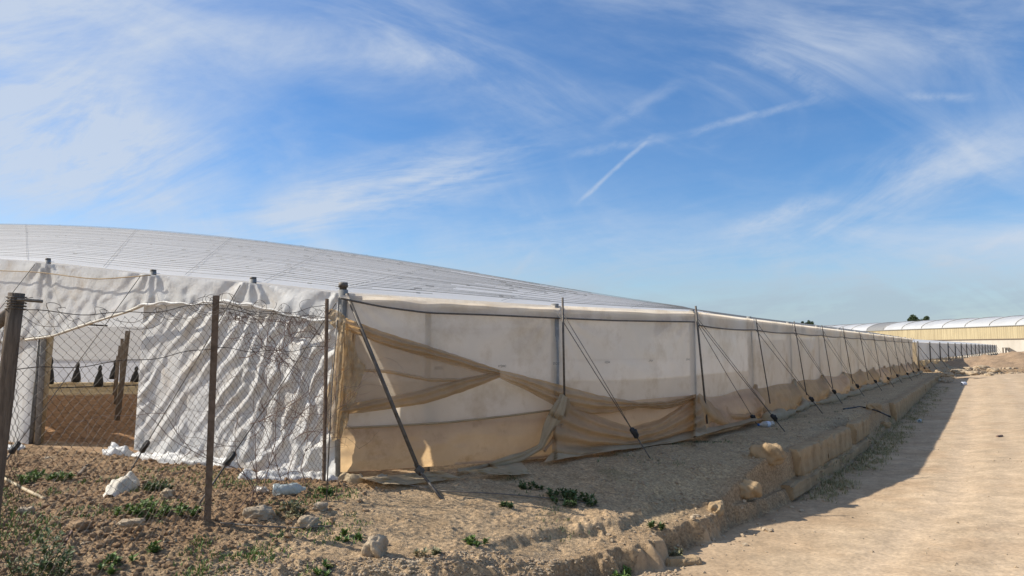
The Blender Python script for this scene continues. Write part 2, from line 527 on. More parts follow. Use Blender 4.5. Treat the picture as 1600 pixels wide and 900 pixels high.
def mix(a, b, t):
    t = np.clip(t, 0, 1)[..., None]
    return a * (1 - t) + b * t


def ground_color(x, y):
    d = bank_d(x, y); ins = inside_house(x, y)
    n1 = fbm(x * 0.9, y * 0.9, 4); n2 = fbm(x * 3.1 + 8, y * 3.1, 4)
    sand = np.array([0.52, 0.37, 0.222]); soil = np.array([0.265, 0.168, 0.095]); gravel = np.array([0.44, 0.33, 0.20])
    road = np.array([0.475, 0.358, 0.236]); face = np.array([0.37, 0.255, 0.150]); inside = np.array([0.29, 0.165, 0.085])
    rub = np.array([0.50, 0.34, 0.2]); olive = np.array([0.21, 0.18, 0.09])
    c = np.broadcast_to(sand, x.shape + (3,)).copy()
    c = mix(c, np.broadcast_to(np.array([0.36, 0.25, 0.145]), c.shape), ss((n2 + 0.1) / 0.5) * 0.7)
    # dark tilled soil on the left, inside the fence
    fl = (-2.95 - x) + 0.42 * (y - 6.2) * 0 + (y - 6.35) * 0.30
    ws = ss((-1.9 - x + (y - 6.3) * 0.36 + 0.5 * n1) / 0.7) * ss((y - 5.55 + 0.5 * n1) / 0.5)
    c = mix(c, np.broadcast_to(soil, c.shape), ws * (0.78 + 0.6 * np.clip(n2, -0.4, 0.4)))
    # grey gravel strip between the skirt and the wall of blocks
    wg = ss((y - 7.2 + 0.5 * n1) / 0.8) * ss((x - 1.0 + 0.5 * n1) / 0.8) * ss((d - 0.05) / 0.2)
    c = mix(c, np.broadcast_to(gravel, c.shape), wg * 0.85)
    wo = ss((n1 - 0.15) / 0.25) * ss((x + 0.2) / 0.8) * ss((y - 7.0) / 0.6) * ss((d - 1.0) / 0.5)
    c = mix(c, np.broadcast_to(olive, c.shape), wo * 0.45)
    # cut face of the bank
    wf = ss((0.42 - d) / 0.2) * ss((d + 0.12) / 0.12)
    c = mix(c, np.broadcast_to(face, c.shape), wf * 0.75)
    w50 = ss((y - 44) / 8) * ss((x - 24) / 4)
    c = mix(c, np.broadcast_to(rub, c.shape), w50)
    # road
    wr = ss((-d + 0.02) / 0.12)
    roadc = mix(np.broadcast_to(road, c.shape), np.broadcast_to(np.array([0.44, 0.315, 0.20]), c.shape), ss((n1 + 0.05) / 0.55) * 0.8)
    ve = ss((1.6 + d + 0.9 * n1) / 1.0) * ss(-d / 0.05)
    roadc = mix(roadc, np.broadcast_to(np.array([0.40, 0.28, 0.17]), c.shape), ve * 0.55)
    rw_ = 0.25 * fbm(x * 0.25, y * 0.25, 2)
    rut = np.exp(-((d + 1.75 + rw_) / 0.26) ** 2) + np.exp(-((d + 3.35 + rw_) / 0.28) ** 2) + 0.6 * np.exp(-((d + 2.5 - rw_) / 0.2) ** 2)
    roadc = mix(roadc, np.broadcast_to(np.array([0.52, 0.395, 0.27]), c.shape), np.clip(rut, 0, 1) * 0.55)
    roadc = roadc * (1 + 0.10 * fbm(x * 0.35 + 40, y * 0.35, 3))[..., None]
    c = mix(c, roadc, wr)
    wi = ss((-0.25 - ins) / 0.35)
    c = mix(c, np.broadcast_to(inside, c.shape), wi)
    # sunlit sand strip at the field's far edge, its light painted into the colour
    wl = ss((y - 24.0) / 0.6) * wi
    c = mix(c, np.broadcast_to(np.array([0.5, 0.38, 0.22]), c.shape), wl)
    return c * (1 + 0.18 * np.clip(n2, -1, 1))[..., None]


def build_terrain():
    rows = np.exp(np.concatenate([np.linspace(math.log(2.6), math.log(4.2), 60, endpoint=False), np.linspace(math.log(4.2), math.log(13.0), 880, endpoint=False), np.linspace(math.log(13.0), math.log(95.0), 480)]))
    us = np.concatenate([np.linspace(-1.3, -0.72, 90, endpoint=False), np.linspace(-0.72, 0.62, 860, endpoint=False), np.linspace(0.62, 1.25, 110)])
    Y, U = np.meshgrid(rows, us, indexing='ij')
    X = U * (Y + 0.9)
    Z = height(X, Y)
    V = np.stack([X, Y, Z], -1).reshape(-1, 3)
    C = ground_color(X, Y).reshape(-1, 3)
    Fq = grid_faces(len(rows), len(us))
    cx = V[Fq].mean(1)
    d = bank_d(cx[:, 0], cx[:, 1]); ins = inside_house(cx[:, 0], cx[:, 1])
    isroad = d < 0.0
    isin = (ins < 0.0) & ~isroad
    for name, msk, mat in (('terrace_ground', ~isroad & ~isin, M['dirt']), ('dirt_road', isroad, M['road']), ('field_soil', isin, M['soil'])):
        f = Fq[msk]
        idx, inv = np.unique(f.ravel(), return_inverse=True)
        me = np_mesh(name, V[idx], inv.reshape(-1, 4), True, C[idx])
        o = link(name, me, mat); o['kind'] = 'structure'
    # the plain beyond, one sheet to the horizon
    g = np.concatenate([-np.geomspace(900, 20, 24), np.geomspace(20, 900, 24)])
    YY, XX = np.meshgrid(g, g, indexing='ij')
    zz = np.full(XX.shape, -1.1)
    V = np.stack([XX, YY, zz], -1).reshape(-1, 3)
    me = np_mesh('ground', V, grid_faces(48, 48), True, np.tile([0.36, 0.27, 0.17], (len(V), 1)))
    o = link('ground', me, M['dirt']); o['kind'] = 'structure'


build_terrain()


# ------------------------------------------------------------------ cloth helpers
def resample(pts, n):
    pts = np.asarray(pts, float)
    # parameter by horizontal run for simple edges, arc length otherwise
    L = np.concatenate([[0], np.cumsum(np.hypot(*(np.diff(pts, axis=0).T)))])
    L /= L[-1]
    t = np.linspace(0, 1, n)
    # smooth with monotone-ish cubic: just linear then smooth
    q = np.stack([np.interp(t, L, pts[:, k]) for k in range(pts.shape[1])], 1)
    for _ in range(max(1, n // 24)):
        q[1:-1] = 0.25 * q[:-2] + 0.5 * q[1:-1] + 0.25 * q[2:]
    return q


def sheet(name, top, bot, wall, off, mat, parent, nu=60, nv=20, ground=True, both=False):
    """cloth hung between two edge lines (given as sight points on the wall it hangs from)"""
    T = resample(top, nu); B = resample(bot, nu)
    V = np.zeros((nv, nu, 3)); fr = float(top[0][0] + top[0][1])
    for j in range(nv):
        v = j / (nv - 1)
        for i in range(nu):
            u = i / (nu - 1)
            p = T[i] * (1 - v) + B[i] * v
            if mat in FRAY: p = p + np.array([0.0, 1.1 * perlin1(i * 0.31 + fr, 0.4) * (1 - v) + 1.1 * perlin1(i * 0.27 + fr, 7.4) * v])
            o = off(u, v, p[0], p[1]) if callable(off) else off
            h = wall(p[0], p[1], o)
            if ground:
                zg = 0.012
                if h[2] < zg + 0.02:
                    g = gp(p[0], p[1], zg + max(0, o) * 0.35)
                    zt = hz(g[0], g[1]) + 0.012 + max(0.0, o) * 0.3
                    g = gp(p[0], p[1], zt)
                    h = g
            V[j, i] = h
    me = np_mesh(name, V.reshape(-1, 3), grid_faces(nv, nu), True)
    return link(name, me, mat, parent)


FRAY = (M['net'], M['netthin'], M['netpale'], M['rag'])


def fold(q, sharp=1.0):
    """ridge profile 0..1"""
    return (0.5 + 0.5 * np.cos(q)) ** sharp


# ------------------------------------------------------------------ the near greenhouse
GH = empty('plastic_greenhouse', (C0[0], C0[1], 0), 'large low white plastic greenhouse with a domed wired roof and an open doorway', 'greenhouse')

# eave line -> ridge line -> back line : the roof
front_top_px = [(390, 440), (232, 428), (65, 410)]
ek = [0.0] + [kof(p) for p, _ in front_top_px]
ez = [float(fw(530, 456)[2])] + [float(fw(*p)[2]) for p in front_top_px]
ek += [9.5, 14.0]; ez += [ez[-1] + 0.28, ez[-1] + 0.5]


def eave_front(k): return np.array([*(C0 + FD * k), np.interp(k, ek, ez)])


zP1 = float(aw(868, 478)[2]); zP2 = float(aw(1085, 487)[2])
ZC = ez[0]
eave = [eave_front(k) for k in (14, 9.5, ek[3], ek[2], ek[1], 0)]
eave += [np.array([*P1, zP1]), np.array([*P2, zP2])] + [np.array([*p, HB]) for p in bposts[1:]]
sil = [(-400, 352), (-100, 348), (50, 348), (200, 356), (360, 370), (500, 388), (640, 408), (800, 438), (960, 465), (1085, 483.5), (1180, 496.5), (1235, 503), (1310, 512.5), (1360, 519), (1430, 529.5), (1500, 533)]
sx = [s[0] for s in sil]; sy = [s[1] for s in sil]


def ridge_at(px, depth): return at(px, float(np.interp(px, sx, sy)), depth)


ridge = [ridge_at(-480, 26), ridge_at(-160, 25), ridge_at(110, 23), ridge_at(300, 21.5), ridge_at(480, 20.5), ridge_at(700, 19.5), ridge_at(940, 18.5), ridge_at(1110, 18.0)]
for p in bposts[1:]:
    q = p - NB * 3.0 + E1 * 0.8
    px = 800 + F * q[0] / q[1] * CP
    d = ray(px, float(np.interp(px, sx, sy)))
    ridge.append(np.array([q[0], q[1], EYE + d[2] * q[1] / d[1]]))
back = []
for i, r in enumerate(ridge):
    if i < 7: back.append(np.array([r[0] * 1.25 - 1.0 + i * 0.5, 31.5 + i * 0.6, 2.55]))
    else:
        q = P2 + E1 * max(22.5 + 0.8 * (i - 7), STEP * (i - 7)) - NB * 10.2; back.append(np.array([q[0], q[1], 2.15]))


def smooth_curve(pts, per, sm=2):
    pts = np.array(pts); out = []
    for a, b in zip(pts[:-1], pts[1:]):
        for t in np.linspace(0, 1, per, endpoint=False): out.append(a * (1 - t) + b * t)
    out.append(pts[-1]); out = np.array(out)
    for _ in range(sm): out[1:-1] = 0.25 * out[:-2] + 0.5 * out[1:-1] + 0.25 * out[2:]
    return out


PER = 14
cE = smooth_curve(eave, PER, 0); cR = smooth_curve(ridge, PER, 60); cB = smooth_curve(back, PER, 8)


def roof_pt(u_i, w):
    """w 0..1 eave to ridge, 1..2 ridge to back"""
    if w <= 1:
        b = cE[u_i] * (1 - w) + cR[u_i] * w
        return b
    w -= 1
    b = cR[u_i] * (1 - w) + cB[u_i] * w
    b = b.copy(); b[2] += 0.5 * math.sin(math.pi * w) * (1 if u_i < 7 * PER else 0.1)
    return b


nU = len(cE); WR = list(np.linspace(0, 1, 40)) + list(np.linspace(1.06, 2, 16))
RV = np.zeros((len(WR), nU, 3))
for j, w in enumerate(WR):
    for i in range(nU): RV[j, i] = roof_pt(i, w)
ii = np.arange(nU)[None, :]; jj = np.array(WR)[:, None]
RV[:, :, 2] += (0.008 * np.abs(np.sin(jj * 26 * math.pi)) * -1) * np.clip(jj * 6, 0, 1)
RV[:, :, 2] += 0.010 * perlin(ii * 0.13 + jj * 0, jj * 9.0 + ii * 0) * np.clip(jj * 5, 0, 1) * np.clip((7.5 * PER - ii) / PER, 0, 1)
roof = link('roof', np_mesh('roof', RV.reshape(-1, 3), grid_faces(len(WR), nU), True), M['roof'], GH)
mb = MB()
for w in np.linspace(0.03, 0.995, 34):
    up = 0.03
    wn_ = globals().get('wn_', 0) + 1
    i1 = (nU - 1 if w < 0.9 else 8 * PER) if wn_ % 3 == 0 else 5 * PER + random.randint(0, 14)
    ph = random.random() * 6
    pts = []
    for i in range(0, i1 + 1, 1):
        ww = min(1, max(0, w + 0.004 * math.sin(i * 0.11 + ph)))
        p = roof_pt(i, ww); p = p + np.array([0, 0, up * (1 if i < 7.3 * PER else 0.3)]); pts.append(p)
    mb.tube(pts, 0.0034 + 0.0022 * random.random() ** 2, 3)
    for k in range(4):       # ties along the wire
        i = random.randint(0, min(i1, 6 * PER)); p = roof_pt(i, min(1, w)) + np.array([0, 0, up])
        e = roof_pt(min(i + 1, nU - 1), min(1, w)) + np.array([0, 0, up])
        q = e - p; q /= np.linalg.norm(q) + 1e-9
        mb.tube([p, p + q * random.uniform(0.05, 0.16)], 0.007, 4)
for k in range(10):
    i = 3 + k * 11
    if i < nU: mb.tube([roof_pt(i, w) + np.array([0, 0, 0.025]) for w in np.linspace(0.0, 1, 14)], 0.003, 3)
mb.build('roof_wires', M['steel'], GH)

# ---- gable end: valance, curtain, left sheet, rolls


KP1 = kof(390); ZP1 = float(fw(390, 452)[2])


def fan(k, z, k0, z0, n, n2, dens, seed):
    dx = k - k0; dz = z0 - z
    r = math.hypot(dx, dz) + 1e-6
    ph = math.atan2(dx, dz)
    q = ph * dens + 1.5 * n + 0.55 * n2 + seed
    a = abs(math.sin(q)) ** 0.8; b = math.sin(q * 1.73 + 2.1 * n + 1.3) * 0.5 + 0.5
    w = min(1.0, r / 0.5)
    return w * (0.085 * (1 - a) * (0.35 + 1.1 * b) + 0.04 * b), r


def fold_curtain(px, py):
    h = fw(px, py); k = float(np.dot(h[:2] - C0, FD)); z = float(h[2])
    n = fbm(k * 0.8, z * 0.8, 3); n2 = fbm(k * 2.1 + 4, z * 2.1, 3); n3 = fbm(k * 5.0 + 1, z * 5.0 + 7, 2)
    # long soft tension folds running from the lower left up to the post
    a = math.radians(43); q1 = math.sin(a) * k + math.cos(a) * z + 0.17 * n + 0.045 * n2
    t1 = 0.5 + 0.5 * math.cos(q1 * 2 * math.pi / 0.235); t2 = 0.5 + 0.5 * math.cos(q1 * 2 * math.pi / 0.143 + 1.0)
    am = max(0.12, 0.48 + 1.1 * perlin(q1 * 2.3 + 3, (math.cos(a) * k - math.sin(a) * z) * 0.9))
    f1 = (0.056 * t1 ** 2.4 + 0.018 * t2 ** 2) * am + 0.02 * n2
    # steeper, more broken folds beside the corner post
    a2 = math.radians(66 + 14 * n); q2 = math.sin(a2) * k + math.cos(a2) * z + 0.14 * n2
    f2 = 0.06 * (0.5 + 0.5 * math.cos(q2 * 2 * math.pi / 0.26)) ** 2.2 * (0.5 + abs(n2) * 1.6) + 0.045 * n2 + 0.02 * n3
    low = float(ss((0.75 - z + 0.3 * n) / 0.6))
    a3 = math.radians(30); q3 = math.sin(a3) * k + math.cos(a3) * z + 0.20 * n2 + 0.08 * n
    f3 = (1 - abs(math.sin(q3 * 8.0))) * 0.06 * (0.5 + n + 0.3)
    w = float(ss((KP1 + 0.30 - k + 0.4 * n2) / 0.6))
    f = f1 * (1 - w) + w * (f2 * (1 - 0.5 * low) + f3 * low) + 0.010 * n3
    top_ = float(ss((ZP1 + 0.1 - z) / 0.6))
    return 0.03 + f * (0.35 + 0.65 * top_)


sheet('door_curtain', [(226, 462), (300, 462), (380, 466), (460, 470), (524, 474)], [(209, 703), (270, 714), (330, 726), (400, 737), (470, 742), (524, 745)],
      fw, lambda u, v, px, py: fold_curtain(px, py), M['white'], GH, 210, 130, ground=False)


def val_off(u, v, px, py):
    h = fw(px, py); k = float(np.dot(h[:2] - C0, FD)); z = float(h[2])
    o = 0.10
    for pk in ek[:4]:
        dx = (k - pk); dzz = np.interp(k, ek, ez) - z + 0.15
        ang = math.atan2(dx, dzz); rr = math.hypot(dx, dzz)
        w = math.exp(-(rr / 0.85) ** 2)
        o += w * 0.022 * math.cos(ang * 11 + pk * 3 + 2.0 * fbm(rr * 2 + pk, ang, 2)) * min(1, rr / 0.25)
    n = float(fbm(np.array(k * 1.6), np.array(z * 2.0), 3))
    a = math.radians(50); q = math.sin(a) * k + math.cos(a) * z
    o += 0.020 * math.cos((q + 0.2 * n) * 2 * math.pi / 0.27) * v * (0.5 + 1.2 * abs(n)) * 0.7 + 0.022 * n * (0.3 + v)
    return o


sheet('valance', [(-190, 388), (-60, 400), (65, 411), (232, 429), (390, 442), (530, 458)], [(-190, 570), (-60, 545), (20, 530), (90, 522), (160, 497), (215, 479), (300, 474), (390, 478), (460, 492), (522, 506)],
      fw, val_off, M['white'], GH, 190, 50, ground=False)
sheet('gable_sheet', [(-190, 530), (-60, 525), (40, 515), (60, 512)], [(-190, 676), (-60, 684), (20, 696), (44, 699)],
      fw, lambda u, v, px, py: 0.03 + 0.02 * math.cos(px * 0.16 + 1.5 * math.sin(py * 0.02)) + 0.02 * float(perlin(np.array(px * 0.03), np.array(py * 0.02))), M['white'], GH, 60, 30, ground=False)
# rolled hem along the top of the doorway, batten and cable in the valance
mb = MB(); pts = []
for px, py in [(40, 531), (80, 526), (120, 512), (160, 499), (200, 487), (230, 474)]: pts.append(fw(px, py, 0.2))
mb.tube(resample(pts, 24), [0.017 + 0.008 * random.random() for _ in range(24)], 8)
mb.build('rolled_hem', M['sack'], GH, True)
mb = MB(); pts = [fw(px, py, 0.21) for px, py in [(215, 478), (260, 472), (300, 476), (340, 470), (390, 476), (430, 486), (470, 497), (520, 503)]]
P = resample(pts, 60)
for i in range(60): P[i] += np.array([0, 0, 0.012 * math.sin(i * 0.9)])
mb.tube(P, [0.010 + 0.014 * abs(math.sin(i * 0.37) * math.sin(i * 0.11 + 1)) for i in range(60)], 8)
mb.build('gathered_hem', M['white'], GH, True)
mb = MB(); mb.tube(resample([fw(px, py, 0.185) for px, py in [(-190, 412), (0, 423), (60, 425), (150, 437), (235, 430)]], 30), 0.009, 6)
mb.build('batten', M['netpale'], GH, True)

# heap of loose plastic at the curtain's foot


def heap(name, pts, rad, hgt, mat, parent, n=90, m=22, seed=0, label=None):
    c = resample([np.array([*p]) for p in pts], n)
    V = np.zeros((n, m, 3))
    for i in range(n):
        t = c[min(i + 1, n - 1)] - c[max(i - 1, 0)]; t = t[:2] / (np.linalg.norm(t[:2]) + 1e-9)
        nn = np.array([-t[1], t[0]])
        e = min(1, min(i, n - 1 - i) / 4.0) ** 0.5
        for j in range(m):
            w = math.pi * j / (m - 1)
            r = 1 + 0.6 * fbm(i * 0.09 + seed, w * 0.9 + seed, 2) + 0.10 * math.sin(5 * w + 2.5 * fbm(i * 0.1, w, 2))
            sgn = math.cos(w)
            x = c[i, :2] + nn * sgn * rad * r * e
            z = math.sin(w) * hgt * r * e
            V[i, j] = (x[0], x[1], hz(x[0], x[1]) - 0.015 + z)
    return link(name, np_mesh(name, V.reshape(-1, 3), grid_faces(n, m), True), mat, parent)


def g2(px, py): return gp(px, py, hz(*gp(px, py, 0)[:2]))[:2]


heap('loose_plastic', [g2(214, 714), g2(265, 722), g2(320, 728), g2(375, 735)], 0.13, 0.12, M['white'], GH, 80, 26, 3)
heap('loose_plastic', [g2(372, 742), g2(430, 747), g2(480, 748), g2(530, 752)], 0.10, 0.09, M['white'], GH, 70, 26, 9)
heap('loose_plastic', [g2(170, 709), g2(186, 712), g2(204, 713)], 0.13, 0.14, M['white'], GH, 34, 22, 5)
heap('loose_plastic', [g2(-60, 704), g2(-10, 702), g2(40, 703)], 0.13, 0.07, M['white'], GH, 40, 18, 6)
heap('loose_plastic', [g2(530, 752), g2(552, 754), g2(572, 752)], 0.07, 0.09, M['netpale'], GH, 26, 16, 14)

# posts along the gable and the sides
def post_at(p, z0, z1, r=0.045, name='post', mat=None, cap=True):
    mb = MB(); mb.tube([(p[0], p[1], z0), (p[0], p[1], z1)], r, 10)
    o = mb.build(name, mat or M['steel'], GH, True)
    if cap:
        c = MB(); c.tube([(p[0], p[1], z1 - 0.01), (p[0], p[1], z1 + 0.03)], r * 0.95, 10); c.build('post_cap', M['dark_steel'], o, True)
    return o


for k, z in zip(ek[1:4], ez[1:4]):
    p = C0 + FD * k - NF * 0.02
    post_at(p, -0.1, z + 0.03, 0.045)
mb = MB()
cz = ZC + 0.02
mb.tube([(C0[0], C0[1], -0.1), (C0[0], C0[1], cz)], 0.06, 12); o = mb.build('corner_post', M['steel'], GH, True)
mb = MB(); mb.tube([(C0[0], C0[1], cz), (C0[0], C0[1], cz + 0.03), (C0[0], C0[1], cz + 0.032), (C0[0], C0[1], cz + 0.09)], [0.045, 0.045, 0.06, 0.055], 12); mb.build('post_cap', M['dark_steel'], o, True)
# doorway posts
a, b = fw(47, 702, -0.05), fw(66, 520, -0.05)
MB().tube([a, b], 0.045, 10).build('door_post', M['steel'], GH, True)
a, b = fw(60, 692, -0.12), fw(80, 490, -0.12)
mb = MB(); mb.tube([a, b], 0.075, 10); mb.build('door_jamb', M['tanwood'], GH, True)
# inner posts of side A seen through the film
pin = plane_hit(668, 600, C0, P1 - C0, -0.05)[:2]
post_at(pin, -0.05, 2.12, 0.04)
post_at(P1, -0.1, zP1 + 0.03, 0.06, cap=False); post_at(P2, -0.1, zP2 + 0.03, 0.05, cap=False)
for p in bposts[1:]: post_at(p, -0.1, HB + 0.05, 0.05, cap=False)

# ---- sides: film, flap, skirts, nets
hemA = [(530, 668), (600, 664), (700, 660), (790, 650), (868, 640)]


def film_side(name, Pa, Pb, za, zb, seed, nu=50, nv=30):
    V = np.zeros((nv, nu, 3)); D = Pb - Pa; n = np.array([D[1], -D[0]]) / np.linalg.norm(D)
    L = np.linalg.norm(D)
    for j in range(nv):
        for i in range(nu):
            u = i / (nu - 1); v = j / (nv - 1)
            z = (za * (1 - u) + zb * u) * (1 - v) + 0.54 * v
            e = math.sin(math.pi * u) * math.sin(math.pi * v)
            x_ = u * L; nn_ = fbm(x_ * 0.7 + seed, z * 0.8, 2); rr1 = math.hypot(x_, za - z) + .05; rr2 = math.hypot(L - x_, zb - z) + .05
            a1 = math.atan2(x_, za - z); a2 = math.atan2(L - x_, zb - z)
            o = 0.05 + e * 0.05 * nn_ + 0.05 * e
            o += 0.010 * math.cos(a1 * 19 + 4 * nn_ + seed) * math.exp(-rr1 / 1.3) * min(1, rr1 * 2) + 0.010 * math.cos(a2 * 17 + 4 * nn_) * math.exp(-rr2 / 1.3) * min(1, rr2 * 2)
            o += 0.008 * math.cos((x_ * 0.25 + z + 0.2 * nn_) * 15) * (0.4 + nn_) * e + 0.010 * fbm(x_ * 2.5 + seed, z * 1.6 + seed, 2) * e
            q = Pa + D * u + n * o
            V[j, i] = (q[0], q[1], z)
    return link(name, np_mesh(name, V.reshape(-1, 3), grid_faces(nv, nu), True), M['film'], GH)


film_side('side_sheet', C0, P1, ZC - 0.02, zP1, 1, 110, 70)
film_side('side_sheet', P1, P2, zP1, zP2, 5, 110, 70)
for i in range(11):
    film_side('side_sheet', bposts[i], bposts[i + 1], HB if i else zP2, HB, 9 + i, 40 if i < 4 else 20, 26 if i < 4 else 14)
# end wall of this house, closing the far end, and the back and left walls
def plain_wall(name, pts, z0, z1, mat, parent, nv=6):
    pts = np.array(pts, float); V = []
    zt = z1 if isinstance(z1, (list, tuple)) else [z1] * len(pts)
    for j in range(nv):
        v = j / (nv - 1)
        for i, p in enumerate(pts): V.append((p[0], p[1], z0 * (1 - v) + zt[i] * v))
    return link(name, np_mesh(name, np.array(V), grid_faces(nv, len(pts)), True), mat, parent)


pe = bposts[-1]
plain_wall('end_sheet', [pe, pe - NB * 5, pe - NB * 10.2], 0, [HB, 2.2, 2.15], M['netpale'], GH)
backpts = [b[:2] for b in cB[::7]]
M['greywall'] = film('grey_sheet', (0.74, 0.74, 0.74), (0.64, 0.64, 0.65), trl=0.5, rough=0.4, scale=0.5, stretch=(0.3, 1, 5))
plain_wall('back_sheet', backpts, 1.02, [b[2] + 0.02 for b in cB[::7]], M['greywall'], GH)
M['bluewall'] = film('bluish_sheet', (0.72, 0.74, 0.80), (0.62, 0.64, 0.70), trl=0.55, rough=0.4, scale=0.6)
plain_wall('back_skirt', [b + np.array([0, -0.05]) for b in backpts], 0, 1.04, M['bluewall'], GH)
lp0 = C0 + FD * 14; lp1 = cB[0][:2]
plain_wall('left_sheet', [lp0, (lp0 + lp1) / 2, lp1], 0, [ez[-1], 4.5, 2.6], M['film'], GH)
# hidden part of the field's edge towards the long house behind
# eave flap with cable
def flap_off(u, v, px, py): return 0.11 + 0.03 * math.sin(px * 0.05) * v + 0.02 * float(perlin(np.array(px * 0.02), np.array(py * 0.1)))


flap_bot = [(532, 466), (560, 472), (600, 480), (668, 489), (760, 492), (868, 497), (960, 501), (1085, 503)]
sheet('eave_flap', [(532, 461), (600, 464), (668, 471), (760, 475), (868, 481), (960, 485), (1085, 489)], flap_bot, aw, flap_off, M['film'], GH, 120, 8, ground=False)
mb = MB(); mb.tube([aw(px, py, 0.15) for px, py in resample(flap_bot, 60)], 0.012, 5); mb.build('eave_cable', M['dark_steel'], GH, True)
for i in range(11):
    a, b = bposts[i], bposts[i + 1]
    V = np.zeros((6, 14, 3))
    for j in range(6):
        for q in range(14):
            u = q / 13; v = j / 5
            z = HB - 0.01 - v * (0.25 + 0.03 * math.sin(math.pi * u) + 0.02 * math.sin(u * 9 + i))
            s = a + (b - a) * u + NB * (0.10 + 0.03 * v * math.sin(u * 11 + i * 2))
            V[j, q] = (s[0], s[1], z)
    link('eave_flap', np_mesh('eave_flap', V.reshape(-1, 3), grid_faces(6, 14), True), M['film'], GH)
mb = MB(); pts = []
for i in range(11):
    a, b = bposts[i], bposts[i + 1]
    for q in range(8):
        u = q / 8; s = a + (b - a) * u + NB * 0.13; pts.append((s[0], s[1], HB - 0.25 - 0.03 * math.sin(math.pi * u)))
mb.tube(pts, 0.012, 5); mb.build('eave_cable', M['dark_steel'], GH, True)

nz_ = lambda a, b: float(fbm(np.array(a), np.array(b), 3))
# brown lower skirt from the hem down, on both bays of side A
sheet('lower_skirt', [(532, 669), (600, 666), (700, 660), (790, 650), (868, 640), (960, 628), (1085, 617)],
      [(532, 738), (600, 734), (700, 727), (800, 721), (868, 713), (960, 700), (1085, 679)], aw,
      lambda u, v, px, py: 0.13 + 0.06 * math.sin(math.pi * v) * (1 + nz_(px * 0.01, py * 0.02)) + 0.02 * nz_(px * 0.03 + py * 0.012, py * 0.04), M['skirt'], GH, 130, 26)
mb = MB(); mb.tube([aw(px, py, 0.15) for px, py in resample([(532, 669), (600, 666), (700, 660), (790, 650), (868, 640)], 40)], 0.014, 5); mb.build('skirt_hem', M['netpale'], GH, True)
# white upper layer that ends in that hem
sheet('thin_net', [(540, 500), (600, 522), (668, 543), (730, 562), (779, 578)], [(532, 647), (600, 640), (668, 629), (730, 608), (779, 588)], aw,
      lambda u, v, px, py: 0.17 + 0.03 * nz_(px * 0.01, py * 0.015), M['netthin'], GH, 70, 30)
sheet('net_band', [(540, 497), (600, 519), (668, 540), (730, 560), (781, 578)], [(540, 515), (600, 540), (668, 559), (730, 576), (781, 589)], aw,
      lambda u, v, px, py: 0.19 + 0.05 * math.sin(math.pi * v) + 0.022 * math.cos(v * 15 + u * 6 + 2.5 * nz_(px * 0.012, py * 0.02)), M['net'], GH, 70, 14)
sheet('net_band', [(532, 632), (600, 622), (668, 607), (730, 590), (781, 580)], [(532, 648), (600, 641), (668, 630), (730, 610), (781, 590)], aw,
      lambda u, v, px, py: 0.2 + 0.05 * math.sin(math.pi * v) + 0.022 * math.cos(v * 12 + u * 5 + 2.5 * nz_(px * 0.012, py * 0.02)), M['net'], GH, 70, 12)
sheet('net_band', [(532, 575), (600, 577), (668, 590), (730, 592), (779, 583)], [(532, 579), (600, 582), (668, 596), (730, 597), (779, 587)], aw,
      lambda u, v, px, py: 0.185 + 0.02 * math.sin(math.pi * v), M['net'], GH, 50, 6)
sheet('net_band', [(777, 577), (830, 590), (870, 600), (930, 616), (1000, 629), (1045, 627), (1088, 615)], [(777, 589), (830, 614), (870, 636), (920, 648), (960, 645), (1000, 637), (1040, 640), (1088, 624)], aw,
      lambda u, v, px, py: 0.2 + 0.07 * math.sin(math.pi * v) * min(1, u * 4) + 0.030 * math.cos(v * 18 + u * 5 + 2.5 * nz_(px * 0.012, py * 0.02)) * min(1, u * 5), M['net'], GH, 110, 22)


def swag_off(u, v, px, py):
    s = math.sin(math.pi * u)
    f = 0.045 * math.cos(v * 22 - s * 5 + 2.0 * nz_(px * 0.012, py * 0.015))
    return 0.22 + 0.14 * math.sin(math.pi * min(1, v * 1.15)) * (0.4 + 0.6 * s) + f * (0.4 + 0.6 * v) + 0.25 * v * v


sheet('net_swag', [(868, 612), (900, 634), (940, 652), (985, 667), (1030, 655), (1060, 638), (1092, 616)], [(862, 716), (900, 711), (940, 704), (985, 700), (1030, 693), (1070, 688), (1106, 680)], aw, swag_off, M['net'], GH, 110, 44)
sheet('net_swag', [(1092, 614), (1110, 628), (1140, 645), (1165, 640), (1180, 618)], [(1100, 682), (1120, 676), (1150, 668), (1172, 662), (1192, 655)], aw,
      lambda u, v, px, py: 0.2 + 0.12 * math.sin(math.pi * v) + 0.04 * math.cos(u * 13 - v * 7), M['net'], GH, 60, 30)
# pale base sheet lying out on the ground below the swags
sheet('ground_flap', [(868, 700), (930, 694), (1000, 690), (1085, 672), (1150, 660), (1180, 650)], [(850, 722), (930, 708), (1000, 699), (1060, 690), (1120, 673), (1185, 656)], aw,
      lambda u, v, px, py: 0.34 + 0.2 * v + 0.03 * math.sin(px * 0.06), M['netpale'], GH, 90, 10)
